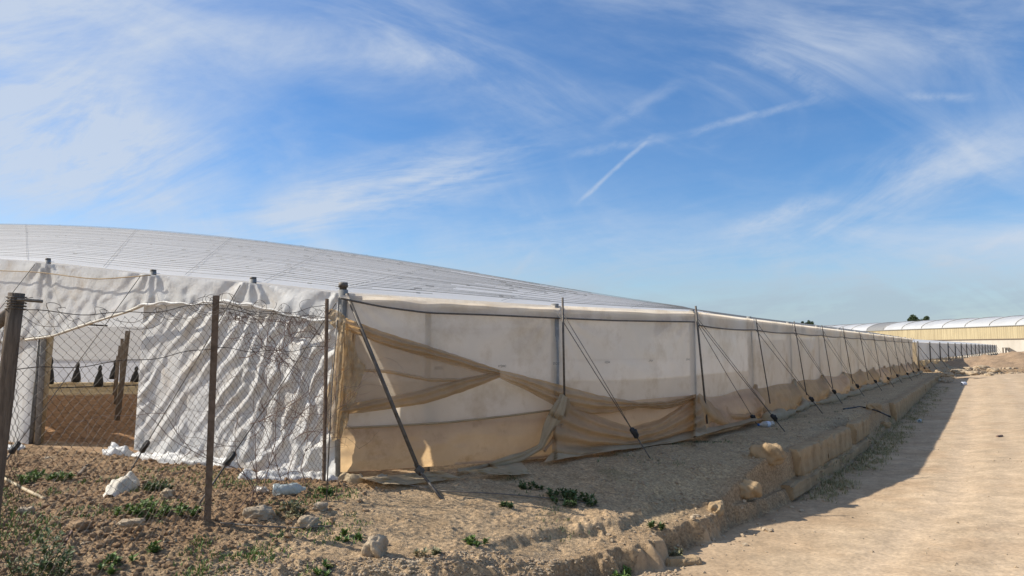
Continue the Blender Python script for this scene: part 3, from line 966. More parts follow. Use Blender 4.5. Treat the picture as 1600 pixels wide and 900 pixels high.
# twisted strip hanging from the pole and trailing on the ground
def strip(name, px_pts, offs, w0, mat, n=60):
    c = resample(px_pts, n); oo = np.interp(np.linspace(0, 1, n), np.linspace(0, 1, len(offs)), offs)
    mb = MB(); pts = []; rr = []
    for i in range(n):
        h = aw(c[i, 0], c[i, 1], oo[i])
        if h[2] < 0.05:
            g = gp(c[i, 0], c[i, 1], 0.04); h = gp(c[i, 0], c[i, 1], hz(g[0], g[1]) + 0.05)
        pts.append(h); rr.append(w0 * (0.85 + 0.3 * math.sin(i * 0.21)) * (0.55 + 0.45 * math.sin(math.pi * min(1, i / n * 1.4 + 0.12))))
    N_ = 30; V = np.zeros((n, N_, 3))
    for i in range(n):
        t = pts[min(i + 1, n - 1)] - pts[max(i - 1, 0)]; t /= np.linalg.norm(t)
        sd = np.cross(t, [0, 1.0, 0]); sd /= np.linalg.norm(sd); fr = np.cross(t, sd)
        if fr[1] > 0: fr = -fr
        for j in range(N_):
            a = 2 * math.pi * j / N_
            k = 0.8 + 0.30 * math.cos(4 * a + i * 0.10) + 0.16 * math.cos(7 * a - i * 0.07 + math.sin(i * 0.2))
            V[i, j] = pts[i] + rr[i] * k * (math.cos(a) * sd + 0.55 * math.sin(a) * fr)
    f = []
    for i in range(n - 1):
        for j in range(N_): f.append((i * N_ + j, i * N_ + (j + 1) % N_, (i + 1) * N_ + (j + 1) % N_, (i + 1) * N_ + j))
    return link(name, np_mesh(name, V.reshape(-1, 3), f, True), mat, GH)


strip('net_strip', [(880, 618), (872, 640), (856, 672), (845, 698), (815, 714), (760, 729), (715, 738)], [0.3, 0.34, 0.36, 0.4, 0.5, 0.5, 0.5], 0.085, M['netpale'])
strip('net_strip', [(884, 622), (882, 650), (870, 680), (850, 705)], [0.28, 0.3, 0.32, 0.4], 0.06, M['net'])
sheet('ground_flap', [(715, 737), (760, 731), (815, 722)], [(770, 741), (800, 742), (830, 740)], aw, 0.5, M['netpale'], GH, 30, 8)
sheet('ground_flap', [(560, 746), (610, 742), (650, 738), (690, 736)], [(600, 756), (640, 757), (690, 751), (720, 746)], aw, 0.4, M['netpale'], GH, 40, 8)
# torn tan net round the corner
sheet('torn_net', [(507, 487), (518, 482), (530, 486), (539, 494)], [(510, 500), (522, 512), (532, 520), (540, 516)], fw,
      lambda u, v, px, py: 0.22 + 0.06 * nz_(px * 0.12, py * 0.12), M['rag'], GH, 26, 16, ground=False)
sheet('torn_net', [(531, 505), (538, 503), (548, 512), (556, 525)], [(504, 650), (520, 690), (534, 684), (545, 655)], aw,
      lambda u, v, px, py: 0.2 + 0.05 * math.cos(px * 0.55 + py * 0.05) + 0.06 * nz_(px * 0.08, py * 0.06), M['rag'], GH, 40, 60, ground=False)
sheet('torn_net', [(540, 520), (552, 535), (560, 560), (572, 572)], [(532, 690), (545, 640), (551, 632), (553, 630)], aw,
      lambda u, v, px, py: 0.23 + 0.05 * nz_(px * 0.09 + 3, py * 0.05), M['rag'], GH, 30, 40, ground=False)

# B side: gathered brown net under the hem, one per bay, pale roll on the ground
HEM = 0.68
for i in range(11):
    a, b = bposts[i], bposts[i + 1]
    nu, nv = 44, 18
    V = np.zeros((nv, nu, 3))
    sd = i * 7.3
    for j in range(nv):
        for q in range(nu):
            u = q / (nu - 1); v = j / (nv - 1)
            sag = math.sin(math.pi * u)
            topz = HEM - 0.05 * sag - 0.03 * math.sin(u * 7 + sd)
            near = math.exp(-(u / 0.10) ** 2) + math.exp(-((1 - u) / 0.16) ** 2)
            z = topz * (1 - v) + 0.03 * v
            o = 0.10 + 0.22 * v + 0.12 * math.sin(math.pi * v) * sag * (0.6 + 0.5 * nz_(u * 3 + sd, v * 2))
            o += 0.06 * math.cos(u * 34 + v * 5 + sd) * near * v + 0.03 * nz_(u * 6 + sd, v * 4)
            # gathered up and pulled out where the rope holds it
            o += 0.16 * math.exp(-((u - 0.95 + 0.15 * v) / 0.10) ** 2) * math.sin(math.pi * min(1, v * 1.1))
            z += 0.10 * v * math.exp(-((u - 0.8) / 0.08) ** 2)
            s = a + (b - a) * u + NB * o
            V[j, q] = (s[0], s[1], z)
    link('net_skirt', np_mesh('net_skirt', V.reshape(-1, 3), grid_faces(nv, nu), True), M['net'] if i % 3 else M['skirt'], GH)
    mb = MB(); pts = []
    for q in range(9):
        t = q / 8; s = b + NB * (0.12 + 0.28 * t * t) - E1 * (0.05 + 0.15 * math.sin(math.pi * t))
        pts.append((s[0], s[1], HEM + 0.04 - (HEM - 0.03) * t))
    mb.tube(pts, [0.04, 0.055, 0.07, 0.085, 0.09, 0.08, 0.075, 0.09, 0.11], 9); mb.build('net_tie', M['netpale'] if i % 2 else M['net'], GH, True)


def roll_path(i0, i1, off, seed, n):
    out = []
    for q in range(n):
        t = i0 + (i1 - i0) * q / (n - 1)
        s = P2 + E1 * STEP * t + NB * (off + 0.08 * math.sin(t * 2.1 + seed) + 0.05 * math.sin(t * 5.3))
        out.append((s[0], s[1], hz(s[0], s[1]) + 0.06))
    return out


mb = MB(); pp = roll_path(0.75, 10.9, 0.52, 0.5, 140)
mb.tube(pp, [0.085 + 0.04 * math.sin(q * 0.5) + 0.03 * math.sin(q * 1.7) + 0.03 * math.sin(q * 0.23 + 1) for q in range(140)], 10); mb.build('ground_roll', M['netpale'], GH, True)

# poles, guys with clamps and anchor rods
def guy(top, foot, clamp_f=0.80, double=0.0, clen=0.16, r=0.006, rod_r=0.010, cr=0.036, name='guy_cable'):
    top = np.asarray(top, float); foot = np.asarray(foot, float)
    d = foot - top; L = np.linalg.norm(d); e = d / L
    c = top + d * clamp_f
    mb = MB(); mb.tube([top, top + d * clamp_f * 0.5 + np.array([0, 0, -0.015]), c], r, 5)
    if double: mb.tube([top + np.array([0, 0, double]) - e * 0, top + d * clamp_f * 0.5 + np.array([0.01, 0, double * 0.5]), c], r * 0.8, 5)
    g = mb.build(name, M['dark_steel'], GH, True)
    m2 = MB(); h = clen / 2
    m2.tube([c - e * h, c - e * h * 0.8, c - e * 0.1 * h, c + e * 0.1 * h, c + e * h * 0.8, c + e * h], [cr * 0.5, cr, cr * 1.05, cr * 0.9, cr, cr * 0.5], 8)
    m2.tube([c - e * h * 0.5 + np.array([0.03, -0.02, 0.02]), c + e * h * 0.6 + np.array([0.02, -0.03, 0.01])], cr * 0.55, 6)
    m2.build('clamp', M['black'], g, True)
    m3 = MB(); m3.tube([c + e * h, foot + e * 0.15], rod_r, 6); m3.build('anchor_rod', M['dark_steel'], g, True)
    return g


def foot_at(px, py):
    g = gp(px, py, 0)
    for _ in range(4): g = gp(px, py, hz(g[0], g[1]))
    return g


guy(eave_front(ek[2]) + np.array([*(NF * 0.18), -0.06]), foot_at(-8, 742), 0.885)
guy(eave_front(ek[1]) + np.array([*(NF * 0.18), -0.06]), foot_at(200, 742), 0.86)
guy(np.array([*(C0 + NF * 0.12), ZC - 0.15]), foot_at(308, 792), 0.80)
guy(eave_front(ek[3]) + np.array([*(NF * 0.18), -0.06]), foot_at(-190, 720), 0.86)
# corner brace (thick pipe) and its rod
t = np.array([C0[0] + 0.06, C0[1] - 0.06, ZC - 0.03]); f = foot_at(684, 772)
bm_ = at(655, 735, 8.15)
MB().tube([t, bm_], 0.023, 10).build('corner_brace', M['dark_steel'], GH, True)
mb = MB(); mb.tube([bm_ - (f - bm_) * 0.25, f + (f - bm_) * 0.2], 0.016, 6); mb.tube([bm_ + np.array([-0.02, 0, -0.03]), bm_ + np.array([0.03, 0, 0.03])], 0.05, 8); mb.build('anchor_rod', M['dark_steel'], GH, True)
# thin cord at the corner down to its own rod
mb = MB(); mb.tube([at(527, 500, 8.0), at(519, 600, 7.8), foot_at(510, 783)], 0.007, 5); mb.build('corner_cord', M['dark_steel'], GH, True)
# pole and guy at the first post of the side
a, b = aw(879, 465, 0.26), aw(882, 622, 0.30)
MB().tube([a, b], 0.015, 8).build('support_pole', M['dark_steel'], GH, True)
guy(aw(872, 490, 0.2), foot_at(1016, 716), 0.83, 0.12)
a, b = aw(1087, 478, 0.2), at(1105, 662, aw(1105, 662, 0.3)[1])
MB().tube([a, b], 0.018, 8).build('support_pole', M['dark_steel'], GH, True)
guy(aw(1091, 508, 0.2), foot_at(1182, 662), 0.93, 0)
guy(aw(1091, 504, 0.2), foot_at(1226, 674), 0.87, 0.06)
for i, p in enumerate(bposts[1:]):
    q = p + NB * 0.15
    t = np.array([q[0], q[1], HB - 0.02 + 0.12 * random.random()]); w = q + NB * 0.22 + E1 * 0.12
    MB().tube([t, (w[0], w[1], 0.32)], 0.012, 7).build('support_pole', M['dark_steel'], GH, True)
    fx = p + NB * (0.98 + random.uniform(-0.08, 0.08)) + E1 * (2.1 + random.uniform(-0.2, 0.2))
    guy((q[0], q[1], 1.92), (fx[0], fx[1], hz(*fx)), 0.82, 0.2 if i % 2 == 0 else 0.1)

# printed marks on the film (too worn to read)
for px, py in [(686, 575), (785, 572), (869, 568), (949, 566), (1017, 563.5), (1075, 561.5)]:
    mb = MB(); c = aw(px, py, 0.118)
    D = (P1 - C0) if px < 868 else (P2 - P1); D = D / np.linalg.norm(D)
    x = -0.06
    while x < 0.06:
        wd = random.uniform(0.010, 0.016); hg = random.uniform(0.02, 0.034)
        for (a0, a1, z0, z1) in ((0, wd, -hg / 2, -hg / 2 + 0.007), (0, 0.005, -hg / 2, hg / 2), (0, wd, hg / 2 - 0.007, hg / 2)):
            if random.random() < 0.85:
                mb.quad((c[0] + D[0] * (x + a0), c[1] + D[1] * (x + a0), c[2] + z0), (c[0] + D[0] * (x + a1), c[1] + D[1] * (x + a1), c[2] + z0),
                        (c[0] + D[0] * (x + a1), c[1] + D[1] * (x + a1), c[2] + z1), (c[0] + D[0] * (x + a0), c[1] + D[1] * (x + a0), c[2] + z1))
        x += wd + 0.006
    mb.build('printed_mark', M['ink'], GH)

# ------------------------------------------------------------------ inside the doorway
inner = [(182, 661, 200, 517, 'thick brown timber post nearest the doorway inside the greenhouse'),
         (187, 646, 191, 529, 'greenish timber post second from the doorway inside the greenhouse'),
         (179, 636, 187, 540, 'slim timber post third from the doorway inside the greenhouse'),
         (177, 618, 183, 556, 'thinnest timber post farthest into the greenhouse, by the dark bundles')]
for n_, (bx, by, tx, ty, lb) in enumerate(inner):
    g = foot_at(bx, by); tp = at(tx, ty, g[1])
    r = (0.06, 0.045, 0.036, 0.03)[n_]
    mb = MB(); e = tp - g; mb.tube([np.zeros(3) - e * 0.05, e * 0.5 + np.array([0.01, 0, 0]), e], [r, r * 0.92, r * 0.85], 9)
    o = mb.build('timber_post', M['wood'], None, True, loc=g)
    tag(o, lb, 'post', 'timber posts inside the greenhouse')
bund = [(77, 558, 600, 27.5, 'dark bundle leftmost by the door jamb, stood against the pale back wall'),
        (119, 565, 597, 27.6, 'dark narrow necked bundle second from the left against the back wall'),
        (154, 570, 603, 26.2, 'dark bundle in the middle of the row, standing a little closer'),
        (178, 562, 592, 28.4, 'dark bundle half hidden behind the inner timber posts'),
        (211, 572, 597, 27.5, 'dark bundle rightmost beside the white curtain edge')]
for px, yt, yb, dep, lb in bund:
    a = at(px, yb, dep); t = at(px, yt, dep); H = t[2] - a[2]
    prof = [(0.0, 0.16), (0.03, 0.20), (0.2, 0.19), (0.45, 0.14), (0.62, 0.085), (0.72, 0.06), (0.8, 0.085), (0.9, 0.08), (1.0, 0.03)]
    V = []; n = 20
    for zz, rr in prof:
        for k in range(n):
            w = 2 * math.pi * k / n; r = rr * (1 + 0.13 * math.cos(5 * w + zz * 4)) * 0.78
            V.append((r * math.cos(w) + 0.03 * zz, r * math.sin(w), zz * H))
    f = [(i * n + k, i * n + (k + 1) % n, (i + 1) * n + (k + 1) % n, (i + 1) * n + k) for i in range(len(prof) - 1) for k in range(n)]
    o = link('tied_bundle', np_mesh('tied_bundle', V, f, True), M['black'], None, loc=(a[0], a[1], max(a[2], hz(a[0], a[1])) - 0.01))
    tag(o, lb, 'bundle', 'dark tied bundles along the back wall')
mb = MB(); pts = [at(px, py, 26.6) for px, py in [(20, 607), (90, 606), (150, 604), (230, 601), (300, 600)]]
mb.tube(pts, 0.025, 6)
o = mb.build('irrigation_pipe', M['black'], None, True); tag(o, 'thin black pipe running low along the back of the tilled field', 'pipe')
V = np.zeros((6, 60, 3))
for j in range(6):
    for i in range(60):
        u = i / 59; px = 20 + 260 * u; s = abs(math.sin(u * 8.2 + 0.4)); p = at(px, 605, 26.9)
        V[j, i] = (p[0], p[1] + 0.05 * math.sin(u * 40), max(0.02, 0.30 - 0.22 * s - j * 0.025))
o = link('tan_netting', np_mesh('tan_netting', V.reshape(-1, 3), grid_faces(6, 60), True), M['rag'])
tag(o, 'low swagged tan netting strip at the far edge of the tilled field', 'netting')
mb = MB(); mb.tube([at(75, 504, 13.5), at(168, 509, 14.2)], 0.018, 6); mb.build('cross_bar', M['dark_steel'], GH, True)

# ------------------------------------------------------------------ chain link fence
FP3 = foot_at(506, 752); FP2 = foot_at(325, 816)
dirF = (FP2 - FP3)[:2]; dirF /= np.linalg.norm(dirF)
FP1xy = FP2[:2] + dirF * np.linalg.norm((FP3 - FP2)[:2]) * 0.93
FP1 = np.array([FP1xy[0], FP1xy[1], hz(*FP1xy)])
FEN = empty('chain_link_fence', FP2, 'rusty chain link fence on thin posts in front of the white curtain', 'fence')
t3 = at(511, 467, FP3[1]); t2 = at(339, 462, FP2[1]); t1 = at(26, 458, FP1[1])
b1 = at(0, 690, FP1[1]); b1 = t1 + (b1 - t1) * ((t1[2] - FP1[2]) / (t1[2] - b1[2]))
mb = MB(); e = t3 - FP3; mb.tube([FP3 - e * 0.08, FP3 + e * 0.5, t3], 0.022, 8); mb.build('fence_post', M['rustpost'], FEN)
mb = MB(); e = t2 - FP2
# angle-iron post
def angle_post(a, b, w, th, mat):
    mb = MB(); ax = np.array([1.0, 0.15, 0]); ay = np.array([-0.15, 1.0, 0])
    pr = [(0, 0), (w, 0), (w, th), (th, th), (th, w), (0, w)]
    for p in (a, b):
        for x, y in pr: mb.v.append(tuple(p + ax * (x - w / 2) + ay * (y - w / 2)))
    for i in range(6): mb.f.append((i, (i + 1) % 6, 6 + (i + 1) % 6, 6 + i))
    mb.f.append(tuple(range(6))[::-1]); mb.f.append(tuple(range(6, 12)))
    return mb.build('fence_post', mat, FEN)


angle_post(FP2 - e * 0.08, t2, 0.058, 0.008, M['rustpost'])
e = t1 - b1; mb = MB(); pts = [b1 - e * 0.05]
for k in range(7): pts.append(b1 + e * (k / 6))
mb.tube(pts, [0.050 + 0.005 * random.random() for _ in pts], 10); mb.build('fence_post', M['oldwood'], FEN, True)
mb = MB(); mb.tube([t1 + np.array([-0.02, 0.02, -0.12]), at(-120, 590, FP1[1] + 0.3)], 0.045, 9); mb.build('fence_brace', M['wood'], FEN, True)
mb = MB()
for k in range(5):
    w = t1 + np.array([0, 0, -0.03 - 0.02 * k])
    mb.tube([w + 0.062 * np.array([math.cos(a), math.sin(a), 0.05 * math.sin(a * 2 + k)]) for a in np.linspace(0, 6.3, 14)], 0.004, 4)
mb.tube([t1 + np.array([0.05, -0.06, -0.05]), t1 + np.array([0.2, -0.02, -0.06])], 0.012, 5)
mb.build('wire_binding', M['dark_steel'], FEN)


def chain(bA, tA, bB, tB, ncol, nrow, seed, sag=0.1, ntop=None):
    mb = MB()
    r = 0.0021
    for i in range(ncol):
        pts = []
        for k in range(2 * nrow + 1):
            side = (k + i) % 2
            u = (i + side) / ncol; v = k / (2 * nrow)
            topd = sag * math.sin(math.pi * u) + 0.06 * float(perlin(np.array(u * 4 + seed), np.array(0.3)))
            bt = bA * (1 - u) + bB * u; bt = bt.copy(); bt[2] = hz(bt[0], bt[1]) - 0.03
            tp = tA * (1 - u) + tB * u; tp = tp + np.array([0, 0, -topd])
            p = bt * (1 - v) + tp * v
            d = 0.05 * float(fbm(np.array(u * 3 + seed), np.array(v * 3), 3))
            dx = 0.03 * float(fbm(np.array(u * 4 + seed + 9), np.array(v * 4), 3))
            curl = max(0, v - 0.9) * 10
            p = p + np.array([dx, d + (0.006 if side else -0.006), 0.03 * curl * float(perlin(np.array(u * 22), np.array(seed + 0.5)))])
            pts.append(p)
        mb.tube(pts, r, 3, cap=False)
    return mb.build('wire_mesh', M['wire'], FEN)


low = np.array([0, 0, -0.06])
tA1 = t1 + low
chain(FP1, t1 + low * 2, FP2, t2 + low * 0.7, 46, 25, 1, 0.10)
chain(FP2, t2 + low * 0.7, FP3, t3 + low, 46, 26, 4, 0.12)
FP0 = np.array([FP1[0] - 1.6, FP1[1] + 1.1, 0]); t0 = np.array([FP0[0], FP0[1], t1[2] - 0.1])
chain(FP0, t0 + low, FP1, t1 + low * 2, 46, 24, 8, 0.08)
mb = MB()
for (a, b, sg) in ((t1 + low * 2, t2 + low, 0.06), (t2 + low, t3 + low, 0.10), (t1 + low * 9, t2 + low * 8, 0.03), (t2 + low * 8, t3 + low * 9, 0.05), (t0 + low, t1 + low * 2, 0.05), (t2 + low * 2, t3 + low * 3.5, 0.02)):
    mb.tube([a * (1 - u) + b * u + np.array([0, 0.01 * math.sin(u * 30), -sg * math.sin(math.pi * u) + 0.012 * math.sin(u * 17)]) for u in np.linspace(0, 1, 24)], 0.0032, 4)
mb.build('tension_wire', M['wire'], FEN)
# loose curls of wire along the top of the mesh
mb = MB()
for k in range(34):
    u = random.random(); a, b = (t1 + low * 2, t2 + low) if k % 2 else (t2 + low, t3 + low)
    c = a * (1 - u) + b * u + np.array([0, 0, -0.09 * math.sin(math.pi * u)])
    ph = random.random() * 6; rad = random.uniform(0.04, 0.11)
    mb.tube([c + np.array([rad * 1.5 * math.cos(ph + s) + 0.05 * s, 0.03 * math.sin(3 * s + ph), rad * math.sin(ph + s)]) for s in np.linspace(0, 3.4, 12)], 0.0024, 3)
mb.build('loose_wire', M['wire'], FEN)

# dry vine tangled in the right-hand panel of the fence
mb = MB()
def vine(p, d, L, r, depth):
    pts = [p]; c = p.copy(); dd = d.copy()
    for s in range(7):
        dd = dd + RS.normal(0, 0.32, 3) * np.array([1, 0.35, 1]); dd /= np.linalg.norm(dd)
        c = c + dd * L / 7; c[2] = min(c[2], 1.78 + 0.1 * random.random()); pts.append(c.copy())
    mb.tube(pts, [r * (1 - 0.6 * k / 7) for k in range(8)], 4, cap=False)
    if depth > 0:
        for k in range(4):
            b = pts[random.randint(1, 7)]
            vine(b, dd + RS.normal(0, 0.8, 3) * np.array([1, 0.3, 1]), L * random.uniform(0.35, 0.7), r * 0.6, depth - 1)


for k in range(34):
    u = 0.12 + 0.85 * random.random(); v = random.choice([0.3, 0.5, 0.65, 0.75, 0.85]) + random.uniform(-0.1, 0.1)
    bt = FP2 * (1 - u) + FP3 * u; tp = t2 * (1 - u) + t3 * u
    vine(bt * (1 - v) + tp * v, np.array([random.uniform(-1, 1), 0, random.uniform(-0.2, 1)]), random.uniform(0.25, 0.7), 0.0042, 2 if k % 2 else 1)
for k in range(8):
    vine(FP2 + (FP3 - FP2) * random.uniform(0.2, 0.95) + np.array([0, 0, 0.02]), np.array([random.uniform(-0.6, 0.6), 0, 1.0]), random.uniform(0.9, 1.6), 0.005, 2)
o = mb.build('dry_vine', M['twig'], None); tag(o, 'dry brown leafless vine tangled in the chain link fence', 'vine')

# ------------------------------------------------------------------ kerb blocks along the terrace edge
def block(p0, p1, ztop, zbot, thick, label, seed, lean=0.0, mat=None):
    d = p1 - p0; L = np.linalg.norm(d); d = d / L; n = np.array([-d[1], d[0]])   # n: into the terrace
    bm = bmesh.new(); bmesh.ops.create_cube(bm, size=1)
    bmesh.ops.subdivide_edges(bm, edges=bm.edges[:], cuts=15, use_grid_fill=True)
    c = (p0 + p1) / 2; zc = (ztop + zbot) / 2
    for v in bm.verts:
        x, y, z = v.co
        # rounded, chipped corners
        k = 1.0
        ex = max(0, abs(x) - 0.42) / 0.08; ey = max(0, abs(y) - 0.36) / 0.14; ez_ = max(0, abs(z) - 0.40) / 0.10
        e = max(0, ex + ey + ez_ - 1)
        wx, wy, wz = x * L, y * thick, z * (ztop - zbot)
        nn = float(fbm(np.array(wx * 4 + seed), np.array(wz * 4 + wy * 3 + seed), 3))
        sh = 0.012 * e * (1 + nn)
        n5 = fbm(wx * 11 + seed, wz * 13 + wy * 5, 2); wx -= math.copysign(sh + 0.020 * nn, x); wy += 0.030 * nn + 0.012 * n5 - math.copysign(sh, y); wz -= math.copysign(sh * 0.9, z) - 0.010 * nn * (z > 0)
        if z > 0.3 and y < -0.3: wz -= max(0, perlin1(wx * 3.4 + seed * 2, seed * 1.7)) * 0.16 + 0.02 * max(0, n5)
        q = d * wx + n * (wy + lean * (z + 0.5))
        v.co = (q[0], q[1], wz)
    me = bpy.data.meshes.new('kerb_block'); bm.to_mesh(me); bm.free()
    me.polygons.foreach_set('use_smooth', [True] * len(me.polygons)); me.set_sharp_from_angle(angle=R(32))
    o = link('kerb_block', me, mat or M['block'], None, loc=(c[0], c[1], zc))
    tag(o, label, 'block', 'sandstone blocks edging the terrace')


def bank_pt(y_target, off):
    """point on the bank line at depth y, moved into the terrace by off"""
    for a, b in zip(BL[:-1], BL[1:]):
        if a[1] <= y_target <= b[1] and b[1] > a[1]:
            t = (y_target - a[1]) / (b[1] - a[1]); p = a * (1 - t) + b * t
            d = (b - a) / np.linalg.norm(b - a); return p + np.array([-d[1], d[0]]) * off
    return BL[-1]


def y_of(px, off, z=0.0):
    lo_, hi_ = 7.6, 45.0
    for _ in range(50):
        m_ = (lo_ + hi_) / 2; p = bank_pt(m_, off)
        if 800 + F * p[0] / (p[1] * CP + (z - EYE) * SP) < px: lo_ = m_
        else: hi_ = m_
    return m_


near_rows = [(1240, 1283, 0.02, -0.40, 'wide sandstone block at the front of the upright row, streaked face', 0),
             (1284, 1322, 0.02, -0.395, 'sandstone block in the middle of the upright row, directly before the dark gap', 0),
             (1329, 1352, 0.02, -0.40, 'sandstone block just past the dark gap, last before the fallen stretch', 0)]
for n_, (x0, x1, zt, zb, lb, ln) in enumerate(near_rows):
    a, b = bank_pt(y_of(x0, 0.16), 0.16), bank_pt(y_of(x1, 0.16), 0.16)
    block(a, b, zt, zb, 0.20, lb, 3.3 * n_ + 1, ln)
a, b = bank_pt(y_of(1225, 0.10, -0.4), 0.10), bank_pt(y_of(1352, 0.10, -0.4), 0.10)
block(a, b, -0.385, -0.60, 0.26, 'long low footing course under the upright sandstone blocks', 21.0)
far_words = ['nearest block of the far shaded row, with a broken front edge', 'second block of the far shaded row, behind the broken one',
             'block a third of the way along the far shaded row', 'block in the middle of the far shaded row', 'block just past the middle of the far shaded row',
             'third block from the far end of the shaded row', 'second block from the far end of the shaded row', 'farthest block of the shaded row, where the bank meets the road bend']
yy = y_of(1393, 0.12)
for n_ in range(8):
    y1 = yy * 1.115
    a, b = bank_pt(yy, 0.12), bank_pt(y1 - 0.05, 0.12)
    block(a, b, -0.01, float(zroad(yy)) - 0.05, 0.24, far_words[n_], 40 + 2.1 * n_)
    yy = y1
a, b = foot_at(1040, 862)[:2], foot_at(1092, 838)[:2]
block(a, b, hz(*a) + 0.05, hz(*a) - 0.25, 0.16, 'low broken kerb stone sunk in the eroded corner of the bank', 77.0)


# ------------------------------------------------------------------ rocks, litter
def rock(px, py, w, h, mat, label, seed, flat=0.9, cat='rock', group=None, up=0.16, off=None):
    g = foot_at(px, py)
    if off is not None:
        q_ = bank_pt(y_of(px, off, -0.2), off); g = np.array([q_[0], q_[1], hz(q_[0], q_[1])])
    bm = bmesh.new(); bmesh.ops.create_icosphere(bm, subdivisions=4, radius=1)
    for v in bm.verts:
        x, y, z = v.co
        n = float(fbm(np.array(x * 1.2 + seed + z), np.array(y * 1.2 - z * 0.7 + seed), 3))
        n2 = float(fbm(np.array(x * 4 + seed), np.array(y * 4 + z * 3), 2))
        k = 1 + 0.45 * n + 0.08 * n2
        f = 1.0 / max(abs(x), abs(y), abs(z)) ** 0.45
        k *= f
        v.co = (x * k * w / 2, y * k * w / 2 * flat, max(z * k, -0.6) * h / 2)
    me = bpy.data.meshes.new('rock'); bm.to_mesh(me); bm.free()
    me.polygons.foreach_set('use_smooth', [True] * len(me.polygons))
    o = link('rock', me, mat, None, loc=(g[0], g[1], g[2] + h * up))
    o.rotation_euler = (0, 0, seed)
    tag(o, label, cat, group)
    return o


for k_, (px_, of_, w_, h_, fl_, lb_) in enumerate([(1200, 0.24, 0.46, 0.34, 0.6, 'big eroded sandstone lump just before the upright block row'), (1165, 0.16, 0.34, 0.24, 0.8, 'broken sandstone lump half sunk in the bank, left of the big eroded one'),
                                     (1118, 0.12, 0.26, 0.16, 0.7, 'small cracked sandstone lump on the bank above the low kerb stone'), (1366, 0.22, 0.34, 0.26, 0.7, 'fallen sandstone piece in the gap past the upright blocks'), (1382, 0.06, 0.26, 0.2, 0.8, 'smaller fallen piece right before the far shaded row')]):
    rock(px_, 760, w_, h_, M['block'], lb_, 31 + 2.3 * k_, fl_, 'rock', None, 0.05, of_)
rock(586, 862, 0.19, 0.20, M['stone'], 'brown squarish lump of rock alone on the sandy foreground', 1.3)
rock(404, 806, 0.27, 0.13, M['paleStone'], 'pale flat wedge of stone left of the yellowish weed', 2.9, 0.6)
rock(482, 820, 0.17, 0.12, M['stone'], 'rounded grey brown stone below the yellowish weed', 4.4)
rock(500, 795, 0.13, 0.09, M['paleStone'], 'greenish grey stone right of the yellowish weed', 6.1)
rock(262, 775, 0.14, 0.10, M['stone'], 'reddish brown clod right of the white sack', 8.2)
rock(40, 802, 0.13, 0.09, M['paleStone'], 'pale stone among the soil near the left edge', 9.7)
rock(77, 718, 0.10, 0.06, M['paleStone'], 'small white stone on dark soil below the doorway', 10.4)
rock(125, 823, 0.16, 0.08, M['clod'], 'dark clod lying on the soil left of the fence post', 12.0)
rock(205, 820, 0.2, 0.07, M['stone'], 'flat tan slab of stone near the green weeds by the fence', 13.1, 0.5)
rock(596, 752, 0.16, 0.11, M['paleStone'], 'smooth pale stone against the net skirt beside the corner post', 14.5)


def bottle(px, py, L, rad, ang, mat, label, capmat=None, labelmat=None, crush=0.15, roll=0.0):
    g = foot_at(px, py)
    t = empty('plastic_bottle', (g[0], g[1], g[2]), label, 'bottle', None)
    prof = [(0, 0.6), (0.01, 0.92), (0.05, 1), (0.2, 1), (0.22, 0.93), (0.25, 1), (0.45, 0.98), (0.5, 0.9), (0.55, 1), (0.72, 0.97), (0.85, 0.55), (0.9, 0.34), (0.95, 0.32), (1.0, 0.32)]
    n = 18; V = []
    ca, sa = math.cos(ang), math.sin(ang)
    for q, (s, r) in enumerate(prof):
        for k in range(n):
            w = 2 * math.pi * k / n
            rr = rad * r * (1 - crush * max(0, math.cos(w * 2 + q * 0.7)) - 0.05 * math.cos(5 * w + q))
            x = (s - 0.5) * L; y = rr * math.cos(w); z = rad * 0.8 + rr * math.sin(w)
            V.append((x * ca - y * sa, x * sa + y * ca, z))
    f = [(i * n + k, i * n + (k + 1) % n, (i + 1) * n + (k + 1) % n, (i + 1) * n + k) for i in range(len(prof) - 1) for k in range(n)]
    me = np_mesh('bottle_body', V, f, True)
    o = link('bottle_body', me, mat); o.parent = t; o.location = (0, 0, 0)
    if capmat:
        mb = MB(); mb.tube([((0.49) * L * ca, 0.49 * L * sa, rad * 0.8), (0.55 * L * ca, 0.55 * L * sa, rad * 0.8)], rad * 0.42, 12)
        c = mb.build('cap', capmat); c.parent = t; c.location = (0, 0, 0)
    if labelmat:
        mb = MB(); mb.tube([(-0.22 * L * ca, -0.22 * L * sa, rad * 0.8), (0.02 * L * ca, 0.02 * L * sa, rad * 0.8)], rad * 1.02, 16, cap=False)
        c = mb.build('paper_label', labelmat, None, True); c.parent = t; c.location = (0, 0, 0)
    return t


bottle(452, 772, 0.33, 0.062, 0.25, M['bottle'], 'large crushed bluish clear bottle lying in front of the white plastic heap', None, None, 0.18)
bottle(409, 772, 0.17, 0.045, -0.3, M['palebottle'], 'short dusty pinkish bottle stub lying left of the big bluish bottle', None, None, 0.2)
bottle(1197, 667, 0.34, 0.06, math.pi + 0.35, M['palebottle'], 'clear bottle with a blue end lying by the guy rod on the gravel', M['blue'], M['label'], 0.1)
bottle(1437, 660, 0.2, 0.055, 0.9, M['bottle'], 'pale blue bottle lying on the shaded road under the block wall', M['blue'], None, 0.1)
bottle(1507, 602, 0.3, 0.1, 0.2, M['label'], 'small white container lying at the end of the shaded road edge', None, None, 0.1)

